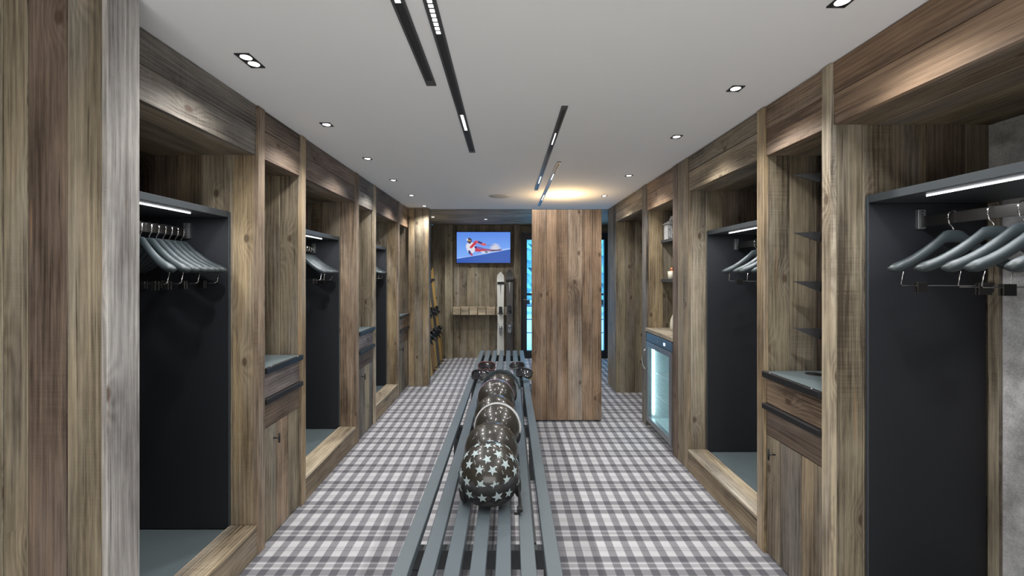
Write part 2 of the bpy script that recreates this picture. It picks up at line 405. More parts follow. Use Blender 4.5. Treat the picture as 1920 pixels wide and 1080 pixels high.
# passage header
wp = struct(box('wall_right_header', 1.475, 2.12, 4.545, 5.645, 2.28, Z-.002, WOOD, bev=0))
for a, b in split(2.262, Z-.003, .12, .1): box('plank', 1.442, 1.473, 4.545, 5.645, a, b, WOOD, wp)
for a, b in split(1.475, 2.12, .16): box('plank', a, b, 4.545, 5.645, 2.262, 2.278, WOOD, wp)
struct(box('wall_right_passage', 2.125, 3.05, 4.48, 4.54, 0, Z-.002, WOOD, bev=0))
# end wall of the left cabinets
wc = struct(box('trim_1', -1.384, -1.13, 6.03, 6.11, 0, Z-.003, WOOD, bev=0))
for a, b in [(-1.386, -1.305), (-1.303, -1.185), (-1.183, -1.10)]: box('plank', a, b, 5.995-proud(.002), 6.028, 0, Z-.003, WGOLD if a < -1.31 or a > -1.2 else WOLIVE, wc)
box('plank', -1.128, -1.10, 6.03, 6.11, 0, Z-.003, WOLIVE, wc)
struct(box('wall_left_corner', -2.135, -1.39, 6.03, 6.11, 0, Z-.002, WOOD, bev=0))

# ------------------------------------------------------------------ cabinets
def unit_tools(s, P):
    def b(name, d0, d1, y0, y1, z0, z1, mat, parent, bev=0.0015, axis=None):
        return box(name, s*(P+d0), s*(P+d1), y0, y1, z0, z1, mat, parent, bev, axis)
    return b
def header(b, t, y0, y1, mat, z=HB):
    zm = z+(Z-z)*random.uniform(.42, .58)
    k = proud(.004)
    b('header_board', .006-k, .034, y0, y1, zm+.001, Z-.003, mat, t)
    b('header_board', .008-k, .034, y0, y1, z-.018, zm-.001, mat, t)
    for i, (a, c) in enumerate(split(.036, BACK, .17)): b('soffit_board', a, c, y0, y1, z-.018+proud(.002), z+.004, WOOD, t)
def partition(b, t, y0, y1, mat_edge, side_mat, edge_split=None):
    """the divider at the far end of a unit: boards seen from the front, covered by an edge board"""
    if edge_split:
        for (a, c, mm) in edge_split: b('edge_board', -.004+proud(.004), .022, a, c, 0, Z-.003, mm, t)
    else: b('edge_board', -.006, .022, y0, y1, 0, Z-.003, mat_edge, t)
    e = [(.0235, .14)]+split(.1416, BACK+.03, .135)
    for i, (a, c) in enumerate(e): b('side_board', a, c, y0+.003+proud(.003), y1-.003, 0, Z-.003, side_mat[i % len(side_mat)], t)

def hanger_mesh():
    """hanger in its own plane: x across, z up, hook apex at z = 0"""
    bm = bmesh.new()
    NS = 15
    half = []
    for i in range(NS+1):
        t = i/NS; x = .25*t
        z = -.105 - .150*(3*t*t-2*t**3 if t < 1 else 1) - .02*t
        if t < .12: z = -.102
        else:
            q = (t-.12)/.88; z = -.102-.132*(1-(1-q)**1.6)
        hh = .027-.006*t; th = .009+.013*(t**1.0)
        if i == NS: hh *= .35; th *= .4
        elif i == NS-1: hh *= .8; th *= .85
        y = -.012*t*t
        half.append((x, y, z, hh, th))
    full = [(-x, y, z, hh, th) for (x, y, z, hh, th) in half[:0:-1]]+half
    n = 10; rings = []
    for (x, y, z, hh, th) in full:
        rings.append([bm.verts.new((x, y+th*math.cos(k*2*PI/n), z+hh*math.sin(k*2*PI/n))) for k in range(n)])
    for A, B in zip(rings, rings[1:]):
        for k in range(n): bm.faces.new((A[k], A[(k+1) % n], B[(k+1) % n], B[k]))
    bm.faces.new(rings[0]); bm.faces.new(rings[-1])
    body = finish(bm, True); body.name = 'hanger_body'; body.materials.append(HANGM)
    bm = bmesh.new()
    pts = []
    for k in range(13):
        a = math.radians(-12+k*16); pts.append((.019*math.cos(a), 0, -.019+.021*math.sin(a)))
    pts += [(-.0195, 0, -.034), (-.015, 0, -.050), (-.006, 0, -.060), (0, 0, -.070), (0, 0, -.086)]
    bm_tube(bm, pts, .0026, 8)
    hook = finish(bm, True); hook.name = 'hanger_hook'; hook.materials.append(CHROME)
    bm = bmesh.new()
    bm_tube(bm, [(-.20, -.018, -.245), (-.20, -.008, -.295), (-.19, 0, -.302), (.19, 0, -.302), (.20, -.008, -.295), (.20, -.018, -.245)], .002, 6)
    bar = finish(bm, True); bar.name = 'trouser_bar'; bar.materials.append(CHROME)
    clips = []
    for sx in (-1, 1):
        bm = bmesh.new()
        bm_box(bm, sx*.12-.019, sx*.12+.019, -.010, -.003, -.330, -.290, .001)
        bm_box(bm, sx*.12-.019, sx*.12+.019, .003, .010, -.330, -.290, .001)
        bm_box(bm, sx*.12-.006, sx*.12+.006, -.004, .004, -.310, -.294, 0)
        c = finish(bm); c.name = 'clip'; c.materials.append(RAILM); clips.append(c)
    return body, hook, bar, clips
HB_, HH_, HT_, HC_ = hanger_mesh()
def hanger(loc, rz, label, group, clips=True):
    t = thing('clothes_hanger', label, 'hanger', loc, group); t.rotation_euler = (0, 0, rz)
    for nm, me in [('hanger_body', HB_), ('hook', HH_)]+([('trouser_bar', HT_), ('clip', HC_[0]), ('clip', HC_[1])] if clips else []):
        o = bpy.data.objects.new(nm, me); COL.objects.link(o); o.parent = t
    return t

RAILX = .372; RZ = 1.812
def locker(s, P, y0, y1, pe, where, mats, hangs, side_mats, edge_split=None):
    """y0..y1 the opening, pe the far end of the far divider"""
    b = unit_tools(s, P)
    t = thing('locker_cabinet', f'open wooden ski locker with black lining, {where}', 'locker', (s*(P+.3), (y0+y1)/2, 0), 'open ski lockers')
    header(b, t, y0+.001, y1-.001, mats[0])
    partition(b, t, y1, pe, mats[1], side_mats, edge_split)
    # plinth
    b('plinth_board', .0, .030, y0+.002, y1-.002, .0, .149, mats[2], t)
    b('plinth_top_board', -.002, .152, y0+.002, y1-.002, .150, .168, WPALE, t)
    b('floor_tray', .154, BACK-.012, y0+.002, y1-.016, .13, .152, TRAYM, t)
    # linings
    b('lining_panel', .152, BACK-.03, y1-.0135, y1-.001, .153, 1.872, BLACKP, t)
    b('lining_panel', .152, BACK-.03, y0+.001, y0+.0135, .153, 1.872, BLACKP, t)
    b('lining_trim', .146, .1515, y1-.016, y1-.001, .153, 1.905, SHELFM, t)
    b('back_panel', BACK-.008, BACK+.01, y0+.002, y1-.002, .153, HB-.02, FELT if s > 0 else BLACKP, t)
    b('batten', BACK-.028, BACK-.009, y1-.058, y1-.016, .153, 1.872, WOOD, t)
    if s < 0:
        for a, c in split(y0+.002, y1-.06, .15): b('back_board', BACK-.026, BACK-.009, a, c, 1.91, HB-.02, WDARK, t)
    sh = b('shelf', .152, BACK-.03, y0+.002, y1-.002, 1.874, 1.908, SHELFM, t)
    led = b('led_strip', .222, .2265, y0+.12, y1-.20, 1.868, 1.873, LEDS, t, 0)
    # rail
    rl = b('hanging_rail', RAILX-.004, RAILX+.004, y0+.016, y1-.030, RZ-.046, RZ, RAILM, t, .001)
    br = box('rail_bracket', s*(P+RAILX-.016), s*(P+RAILX+.016), y1-.030, y1-.014, RZ-.055, RZ+.030, STEEL, rl, .001)
    for zz in (RZ+.008, RZ+.020): lathe('screw', [(.0035, 0), (.0035, -.002), (.001, -.003)], (s*(P+RAILX), y1-.0305, zz), BLKM, rl, 8, 'y')
    for i, (hy, rz, cl) in enumerate(hangs):
        ordn = ['first', 'second', 'third', 'fourth', 'fifth', 'sixth', 'seventh', 'eighth'][i]
        hanger((s*(P+RAILX), hy, RZ+.003), (rz+PI if s < 0 else rz), f'{ordn} black hanger from the bracket, locker {where}', f'hangers in the locker {where}', cl)
    al = bpy.data.lights.new('led_strip_light', 'AREA'); al.shape = 'RECTANGLE'; al.size = .01; al.size_y = y1-y0-.32; al.energy = 3.0; al.color = (.95, .97, 1.0)
    ao = bpy.data.objects.new('led_strip_light', al); COL.objects.link(ao); ao.location = (s*(P+.224), (y0+y1)/2-.04, 1.866)
    return t

def pegs(s, P, t, yc, sy):
    for z in (2.09, 1.78, 1.52, 1.27):
        # glove dryer peg: tapered black arm with a grey strut back to the wall
        bm = bmesh.new()
        def X(d): return s*(P+d)
        tip = (X(.09), yc+sy*.05, z+.002)
        a = [(X(.60), yc-.014, z+.004), (X(.60), yc+.014, z+.004), (X(.20), yc+.015, z+.004), (X(.20), yc-.015, z+.004)]
        c = [(p[0], p[1], z-.012) for p in a[:2]]+[(X(.19), yc+.013, z-.045), (X(.19), yc-.013, z-.050)]
        va = [bm.verts.new(p) for p in a]; vc = [bm.verts.new(p) for p in c]; tv = bm.verts.new(tip)
        bm.faces.new(va); bm.faces.new(vc)
        for i in (0, 1, 3): bm.faces.new((va[i], va[(i+1) % 4], vc[(i+1) % 4], vc[i]))
        bm.faces.new((va[2], va[3], tv)); bm.faces.new((vc[2], vc[3], tv)); bm.faces.new((va[2], vc[2], tv)); bm.faces.new((va[3], vc[3], tv))
        pg = link('drying_peg', finish(bm), BLKM, t)
        tube('strut', [(X(.21), yc, z-.03), (X(.56), yc, z-.30)], .010, STEEL, pg, 8)

def handle(s, P, parent, y, z):
    bm = bmesh.new()
    def X(d): return s*(P+d)
    bm_tube(bm, [(X(.012), y, z), (X(-.030), y, z)], .0045, 8)
    bm_tube(bm, [(X(-.030), y, z-.028), (X(-.030), y, z+.028)], .0055, 8)
    return link('handle', finish(bm), BLKM, parent)

def drawer_unit(s, P, y0, y1, pe, where, mats, side_mats, hy, pegy=None, sy=1):
    b = unit_tools(s, P)
    t = thing('drawer_cabinet', f'narrow wooden cabinet with two drawers, {where}', 'cabinet', (s*(P+.3), (y0+y1)/2, 0), 'narrow drawer cabinets')
    header(b, t, y0+.001, y1-.001, mats[0])
    if pe: partition(b, t, y1, pe, mats[1], side_mats)
    b('back_board', BACK-.02, BACK, y0+.002, (y0+y1)/2-.001, 1.03, HB-.02, WDARK, t)
    b('back_board', BACK-.02, BACK, (y0+y1)/2+.001, y1-.002, 1.03, HB-.02, WOLIVE, t)
    z1 = 1.020
    ct = b('countertop', -.002, BACK-.022, y0+.002, y1-.002, z1-.012, z1, TRAYM, t)
    st = b('edge_strip', -.018, .004, y0+.001, y1-.0, z1-.032, z1+.001, BLKM, t)
    for yy in (y0+.06, y1-.06): lathe('screw', [(.006, 0), (.006, .002), (.003, .003)], (s*(P-.008), yy, z1+.001), STEEL, st, 10)
    if s > 0: lathe('cable_grommet', [(.042, 0), (.042, .003), (.034, .004)], (s*(P+.215), y1-.085, z1), BLKM, t, 20)
    dm = mats[2]
    for i, (za, zb) in enumerate([(.845, .985), (.672, .812)]):
        d = b('drawer', .006, .50, y0+.006, y1-.006, za, zb, [dm[0], dm[1]][i], t, .002, axis=1)
        if i == 1 or True:
            pass
    b('pull_strip', -.018, .008, y0+.001, y1-.0, .814, .843, BLKM, t)
    dr = b('door', .024, .034, y0+.006, y1-.006, .012, .668, WOOD, t, .001)
    for i, (a, c) in enumerate(split(y0+.007, y1-.007, .15, .35)): b('plank', .005+proud(.002), .0235, a, c, .012, .668, [dm[2], dm[3], dm[2]][i % 3], dr)
    handle(s, P, dr, hy, .585)
    b('kick_board', .03, .05, y0+.003, y1-.003, 0, .010, BLKM, t, 0)
    pegs(s, P, t, pegy if pegy else (y0+y1)/2, sy)
    return t

def hl(ys, rots, clips=None): return [(y, r, (clips[i] if clips else True)) for i, (y, r) in enumerate(zip(ys, rots))]
R_ = math.radians
# left side, near to far
locker(-1, L0, 1.46, 2.370, 2.435, 'nearest on the left by the pillar', (WGREY, WWARM, WOOD),
       hl([2.302, 2.262, 2.222, 2.182, 2.140, 2.097, 2.045], [R_(-4), R_(-6), R_(-8), R_(-10), R_(-13), R_(-16), R_(-23)], [True, False, False, True, False, True, True]), [WGOLD, WOOD, WOOD, WDARK, WDARK])
drawer_unit(-1, L0, 2.436, 2.870, 2.930, 'nearest on the left', (WDARK, WGOLD, (WPURP, WDARK, WOLIVE, WWARM)), [WOLIVE, WOLIVE, WOLIVE, WOLIVE], 2.545, 2.56, 1)
locker(-1, L0, 2.931, 3.910, 3.980, 'second on the left', (WDARK, WWARM, WOOD),
       hl([3.842, 3.80, 3.758, 3.716, 3.672, 3.625], [R_(-4), R_(-5), R_(-7), R_(-9), R_(-12), R_(-15)], [False, True, False, False, True, True]), [WWARM, WOOD, WOOD, WDARK])
drawer_unit(-1, L0, 3.981, 4.440, 4.500, 'second on the left', (WGREY, WPALE, (WPURP, WDARK, WGREY, WOLIVE)), [WOLIVE, WOLIVE, WOLIVE], 4.08, 4.10, 1)
locker(-1, L0, 4.501, 5.430, 5.490, 'farthest on the left', (WDARK, WWARM, WGOLD),
       hl([5.365, 5.325, 5.283, 5.24, 5.197, 5.15], [R_(-3), R_(-4), R_(-5), R_(-7), R_(-8), R_(-10)], [False, True, False, False, True, False]), [WGOLD, WOOD, WOOD, WDARK])
drawer_unit(-1, L0, 5.491, 5.990, None, 'farthest on the left by the end post', (WWARM, WWARM, (WWARM, WDARK, WOLIVE, WGREY)), [WOLIVE], 5.58, 5.62, 1)
# right side, near to far
locker(1, R0, 0.90, 1.894, 1.948, 'nearest on the right with grey felt back', (WWARM, WPALE, WOOD),
       hl([1.735, 1.590, 1.495, 1.425, 1.33], [R_(-6), R_(-14), R_(-12), R_(-10), R_(-4)], [True, False, True, True, False]), [WOLIVE, WOLIVE, WOOD, WDARK])
drawer_unit(1, R0, 1.949, 2.387, 2.453, 'on the right with a round hole in its top', (WWARM, WGOLD, (WWARM, WDARK, WOOD, WGREY)), [WOLIVE, WOLIVE, WDARK, WDARK], 2.305, 2.24, 1)
locker(1, R0, 2.454, 3.401, 3.707, 'second on the right near the fridge', (WOOD, WOOD, WOOD),
       hl([3.10, 2.93, 2.84, 2.72], [R_(-3), R_(-8), R_(-12), R_(-4)], [True, False, True, False]), [WOOD, WOLIVE, WDARK, WDARK],
       [(3.402, 3.49, WOOD), (3.492, 3.60, WOLIVE), (3.602, 3.706, WDARK)])
# near ends of the cabinet rows
t = thing('end_panel', 'near end of the right cabinet row beside the felt backed locker', 'panel', (1.8, .87, 0))
for a, c in split(R0, R0+BACK+.03, .14): box('plank', a, c, .85, .898, 0, Z-.003, WOOD, t)

# big pillar at the left foreground
t = thing('wood_pillar', 'big reclaimed wood pillar with silver grey corner board in the left foreground', 'pillar', (-1.6, 1.39, 0))
pe_ = [(-2.13, -1.80), (-1.798, -1.585), (-1.583, -1.507), (-1.505, -1.383), (-1.381, -1.272)]
for (a, c), mm in zip(pe_, (WOLIVE, WOLIVE, WOLIVE, WDARK, WOLIVE)): box('plank', a, c, 1.341-proud(.0015), 1.45, 0, Z-.003, mm, t, .002)
box('corner_board', -1.270, -1.252, 1.336, 1.455, 0, Z-.003, WSILVER, t, .002)

# fridge niche
b = unit_tools(1, R0)
t = thing('bar_niche_cabinet', 'wooden niche with two dark shelves above a glass drinks fridge', 'cabinet', (1.75, 4.06, 0))
header(b, t, 3.709, 4.415, WWARM)
b('edge_board', -.006, .022, 4.417, 4.540, 0, Z-.003, WGREY, t)
for i, (a, c) in enumerate(split(.0235, BACK+.03, .14)): b('side_board', a, c, 4.417+proud(), 4.538, 0, Z-.003, [WGOLD, WOLIVE, WOOD][i % 3], t)
for a, c in split(3.71, 4.415, .15): b('back_board', BACK-.02, BACK, a, c, 0, HB-.02, WDARK, t)
ct = b('countertop', -.010, BACK-.022, 3.709, 4.415, .975, 1.012, WPALE, t)
for z in (1.515, 1.915): b('shelf', .150, BACK-.022, 3.710, 4.413, z-.028, z, SHELFM, t)

# drinks fridge
t = thing('drinks_fridge', 'under counter drinks fridge with lit glass door and curved steel handle', 'fridge', (1.72, 4.06, 0))
fx0, fx1, fy0, fy1, fz0, fz1 = R0+.03, R0+.55, 3.72, 4.38, .06, .970
bm = bmesh.new()
bm_box(bm, fx0, fx1, fy0, fy0+.03, fz0, fz1); bm_box(bm, fx0, fx1, fy1-.03, fy1, fz0, fz1)
bm_box(bm, fx0, fx1, fy0+.031, fy1-.031, fz0, fz0+.04); bm_box(bm, fx0, fx1, fy0+.031, fy1-.031, fz1-.09, fz1)
bm_box(bm, fx1-.03, fx1, fy0+.031, fy1-.031, fz0+.041, fz1-.091)
link('fridge_body', finish(bm), FRIDGEW, t)
for yy in (fy0+.05, fy1-.05): box('foot', fx0+.02, fx0+.05, yy-.015, yy+.015, 0, fz0-.001, BLKM, t)
pnl = box('control_panel', R0-.012, fx0-.002, fy0, fy1, .885, .968, BLUEP, t, .003)
lathe('lock', [(.010, 0), (.010, -.004), (.004, -.005)], (R0-.0125, 4.05, .925), CHROME, pnl, 12, 'x')
box('display', R0-.0145, R0-.0125, 3.86, 3.90, .912, .938, SCREENS, pnl, 0)
dx0, dx1, dz0, dz1 = R0-.015, fx0-.003, .068, .880

bm = bmesh.new()
bm_box(bm, dx0, dx1, fy0, fy0+.045, dz0, dz1, .002); bm_box(bm, dx0, dx1, fy1-.045, fy1, dz0, dz1, .002)
bm_box(bm, dx0, dx1, fy0+.045, fy1-.045, dz0, dz0+.055, .002); bm_box(bm, dx0, dx1, fy0+.045, fy1-.045, dz1-.05, dz1, .002)
dr = link('door_frame', finish(bm), STEEL, t)
box('glass_pane', dx0+.012, dx0+.018, fy0+.046, fy1-.046, dz0+.056, dz1-.051, FGLASS, dr, 0)
bm = bmesh.new()
bm_tube(bm, [(dx0, fy1-.022, .80), (dx0-.022, fy1-.020, .795), (dx0-.040, fy1-.016, .76), (dx0-.046, fy1-.014, .70), (dx0-.040, fy1-.016, .64), (dx0-.022, fy1-.020, .605), (dx0, fy1-.022, .60)], .007, 10)
link('door_handle', finish(bm, True), CHROME, dr)
for yy in (fy0+.052, fy1-.052): box('light_tube', fx0+.01, fx0+.022, yy-.012, yy+.012, .14, .85, FRL, t, .002)
for z in (.33, .56):
    bm = bmesh.new()
    bm_tube(bm, [(fx0+.05, fy0+.04, z), (fx0+.05, fy1-.04, z), (fx1-.04, fy1-.04, z), (fx1-.04, fy0+.04, z)], .004, 6, True)
    for k in range(14): yy = fy0+.06+k*.041; bm_tube(bm, [(fx0+.05, yy, z), (fx1-.04, yy, z)], .0018, 5)
    link('wire_shelf', finish(bm, True), WHITEP, t)

# small things on the niche shelves
t = thing('white_house_lantern', 'white lattice house shaped ornament on the upper niche shelf', 'ornament', (1.69, 4.30, 1.915))
bm = bmesh.new()
hx0, hx1, hy0, hy1, hz = 1.610, 1.750, 4.275, 4.375, 1.915
for yy in (hy0, hy1-.006):
    for i in range(5): bm_box(bm, hx0+i*.0335, hx0+i*.0335+.006, yy, yy+.006, hz, hz+.155)
    for k in range(8): bm_box(bm, hx0, hx1, yy+.001, yy+.005, hz+k*.0212, hz+k*.0212+.0055)
    for k in range(7):
        for i in range(4):
            if (i*3+k*5) % 4: bm_box(bm, hx0+.012+i*.0335, hx0+.022+i*.0335, yy+.0015, yy+.0045, hz+k*.0212+.005, hz+k*.0212+.0215)
for xx in (hx0, hx1-.006):
    for k in range(8): bm_box(bm, xx+.001, xx+.005, hy0, hy1, hz+k*.0212, hz+k*.0212+.0055)
    for k in range(3): bm_box(bm, xx, xx+.006, hy0+.023*(k+1), hy0+.023*(k+1)+.006, hz, hz+.155)
link('lattice_body', finish(bm), WHITEP, t)
bm = bmesh.new()
A = [(hx0-.02, hz+.156), (hx1+.02, hz+.156), ((hx0+hx1)/2+.03, hz+.20), ((hx0+hx1)/2, hz+.245), ((hx0+hx1)/2-.02, hz+.20)]
f0 = [bm.verts.new((x, hy0-.008, z)) for x, z in A]; f1 = [bm.verts.new((x, hy1+.008, z)) for x, z in A]
bm.faces.new(f0); bm.faces.new(f1)
for i in range(5): bm.faces.new((f0[i], f0[(i+1) % 5], f1[(i+1) % 5], f1[i]))
link('roof', finish(bm), WHITEP, t)
t = thing('ceramic_cup', 'small cream cup holding an orange figurine on the lower niche shelf', 'cup', (1.65, 4.25, 1.515))
lathe('cup_body', [(.028, 0), (.036, .006), (.040, .08), (.036, .08), (.032, .012), (.004, .010)], (1.660, 4.30, 1.515), CREAM, t)
bm = bmesh.new(); bmesh.ops.create_uvsphere(bm, u_segments=12, v_segments=8, radius=.014, matrix=Matrix.Translation((1.660, 4.30, 1.618)))
bm_lathe(bm, [(.012, 1.526), (.022, 1.56), (.018, 1.590), (.006, 1.608)], (1.660, 4.30, 0), 12); link('figurine', finish(bm, True), ORANGE, t)
o = lathe('white_vase', [(.032, 0), (.040, .01), (.044, .05), (.036, .11), (.018, .155), (.013, .19), (.017, .205), (.012, .205), (.008, .15)], (1.640, 4.18, 1.012), CREAM, None)
tag(o, 'slim white bottle vase on the pale wood counter above the fridge', 'vase')

# ------------------------------------------------------------------ freestanding screen in the aisle
t = thing('wooden_screen', 'freestanding warm brown reclaimed wood plank screen standing in the aisle', 'screen', (.634, 4.57, 0))
xs = [.262, .418, .532, .648, .800, .905, 1.006]
for i, (a, c) in enumerate(zip(xs, xs[1:])): box('plank', a+.0008, c-.0008, 4.54-proud(.002), 4.575, .012, 2.253, WWARM, t, .002)
box('frame_board', .275, .99, 4.576, 4.600, .02, .20, WOOD, t); box('frame_board', .275, .99, 4.576, 4.600, 2.05, 2.24, WOOD, t)
for xx in (.29, .93): box('foot', xx, xx+.05, 4.54, 4.76, 0, .011, BLKM, t)
up = box('uplight', .60, .72, 4.95, 5.05, 2.13, 2.16, BLKM, t); tube('lamp_arm', [(.66, 4.60, 2.14), (.66, 4.95, 2.14)], .008, BLKM, up)
box('lamp_glass', .61, .71, 4.96, 5.04, 2.1605, 2.165, LAMPW, up, 0)
ld = bpy.data.lights.new('uplight_light', 'AREA'); ld.energy = GLOW_W; ld.color = (1.0, .68, .34); ld.size = .08; ld.shape = 'DISK'
lo = bpy.data.objects.new('uplight_light', ld); COL.objects.link(lo); lo.location = (.66, 5.0, 2.17); lo.rotation_euler = (PI, 0, 0)

# ------------------------------------------------------------------ lamps in the ceiling
names = ['first', 'second', 'third', 'fourth', 'fifth', 'sixth']
def downlight(x, y, label, twin=False, k=1.0):
    t = thing('downlight', label, 'downlight', (x, y, Z-.004), 'recessed square downlights')
    w = .032; ln = .062 if twin else .032
    bm = bmesh.new(); z0, z1 = Z-.005, Z-.0005
    bm_box(bm, x-w, x-w+.006, y-ln, y+ln, z0, z1); bm_box(bm, x+w-.006, x+w, y-ln, y+ln, z0, z1)
    bm_box(bm, x-w+.006, x+w-.006, y-ln, y-ln+.006, z0, z1); bm_box(bm, x-w+.006, x+w-.006, y+ln-.006, y+ln, z0, z1)
    if twin: bm_box(bm, x-w+.006, x+w-.006, y-.0015, y+.0015, z0, z1)
    link('frame', finish(bm), BLKM, t)
    box('backing', x-w+.005, x+w-.005, y-ln+.005, y+ln-.005, Z-.0022, Z-.0006, BLKM, t, 0)
    for dy in ((-.029, .029) if twin else (0,)):
        lathe('lamp', [(.0235, -.0026), (.021, -.0036), (.010, -.0042)], (x, y+dy, Z), LAMP, t, 20)
    l = bpy.data.lights.new('downlight_light', 'SPOT'); l.energy = SPOT_W*k; l.spot_size = R_(128); l.spot_blend = .85; l.shadow_soft_size = .03; l.color = (1.0, .985, .96)
    o = bpy.data.objects.new('downlight_light', l); COL.objects.link(o); o.location = (x, y, Z-.02)
for i, y in enumerate((1.876, 2.671, 3.452, 4.235, 5.04, 5.815)):
    downlight(-1.13, y, ('twin square recessed downlight above the first locker on the left' if i == 0 else f'{names[i]} square downlight from the camera over the left cabinets'), i == 0)
for i, y in enumerate((1.47, 2.157, 2.908, 4.043, 5.07)):
    downlight(1.155, y, (f'{names[i]} square downlight from the camera over the right cabinets'))
downlight(-.36, 7.2, 'small downlight in the wood clad ceiling before the television', k=1.5)
downlight(-1.2, 6.9, 'small downlight in the wood clad ceiling above the leaning skis', k=1.5)
for x in (-1.13, 1.155):  # unseen extra lamps behind the camera, added to brighten the room
    for y in (.5, -.5): downlight(x, y, f'added unseen fill downlight behind the camera {"left" if x < 0 else "right"} {"nearer" if y > 0 else "farther"}')

def track(x, y0, y1, w, label, mods):
    t = thing('track_light', label, 'track light', (x, (y0+y1)/2, Z-.006), 'recessed ceiling light tracks')
    bm = bmesh.new()
    h = w/2; z0, z1 = Z-.006, Z-.0005
    bm_box(bm, x-h, x-h+.009, y0, y1, z0, z1); bm_box(bm, x+h-.009, x+h, y0, y1, z0, z1)
    bm_box(bm, x-h+.009, x+h-.009, y0, y0+.05, z0, z1); bm_box(bm, x-h+.009, x+h-.009, y1-.05, y1, z0, z1)
    link('track_profile', finish(bm), TRACKM, t)
    box('slot', x-h+.009, x+h-.009, y0+.05, y1-.05, Z-.0025, Z-.0006, TRACKD, t, 0)
    for (a, c, n) in mods:
        m = box('led_module', x-h+.010, x+h-.010, a, c, Z-.0058, Z-.0026, TRACKM, t, 0)
        bm = bmesh.new()
        for k in range(n):
            yy = a+(k+.5)*(c-a)/n; q = (c-a)/n*.30
            bm_box(bm, x-h+.015, x+h-.015, yy-q, yy+q, Z-.0068, Z-.0059)
        link('led_dots', finish(bm), LAMP, m)
        l = bpy.data.lights.new('track_area', 'AREA'); l.shape = 'RECTANGLE'; l.size = w*.5; l.size_y = c-a; l.energy = TRACK_W; l.color = (1, .985, .96)
        o = bpy.data.objects.new('track_area', l); COL.objects.link(o); o.location = (x, (a+c)/2, Z-.012)
track(-.375, .9, 2.118, .048, 'shorter ceiling light track at the top left of centre', [(1.28, 1.475, 8)])
track(-.266, .9, 3.273, .046, 'longest lit ceiling light track left of centre', [(1.42, 1.665, 9), (2.50, 2.77, 10)])
track(.322, 2.377, 4.725, .036, 'ceiling light track right of centre with near end over the bench', [(2.82, 3.07, 10), (4.06, 4.37, 10)])
track(.433, 3.55, 5.80, .034, 'ceiling light track running over the plank screen', [(3.96, 4.20, 10), (5.0, 5.35, 10)])
t = thing('ceiling_speaker', 'round flush ceiling speaker near the far end of the white ceiling', 'speaker', (-.094, 5.1, Z-.004))
lathe('rim', [(.135, -.0005), (.135, -.003), (.128, -.005), (.126, -.003), (.126, -.0005)], (-.094, 5.1, Z), WHITE, t, 40)
lathe('grille', [(.1255, -.0006), (.1255, -.0028), (.05, -.0038)], (-.094, 5.1, Z), PLASTER, t, 40)

# ------------------------------------------------------------------ slatted bench
def bxc(y): return -.1107+(y-1.567)*.0070
def skewbox(name, xa, xb, y0, y1, z0, z1, mat, parent, bev=.002):
    bm = bmesh.new(); bm_box(bm, xa, xb, y0, y1, z0, z1, bev)
    for v in bm.verts: v.co.x += bxc(v.co.y)
    me = finish(bm); uvbox(me); me.name = name; return link(name, me, mat, parent)
BZ = .45
t = thing('slatted_bench', 'long low dark blue grey slatted bench carrying helmets down the middle of the room', 'bench', (-.09, 3.7, 0))
for k in range(7):
    c = (k-3)*.0958
    skewbox('slat', c-.0295, c+.0295, 1.25, 6.27, BZ-.040, BZ, BENCHM, t)
for y in (1.80, 3.25, 4.70, 6.12):
    f = skewbox('leg_frame', -.305, .305, y-.02, y+.02, BZ-.125, BZ-.042, BENCHD, t)
    for sx in (-1, 1): skewbox('leg', sx*.285-.02, sx*.285+.02, y-.0195, y+.0195, 0, BZ-.127, BENCHD, f)
skewbox('side_rail', .19, .235, 1.83, 6.09, BZ-.10, BZ-.042, BENCHD, t); skewbox('side_rail', -.235, -.19, 1.83, 6.09, BZ-.10, BZ-.042, BENCHD, t)

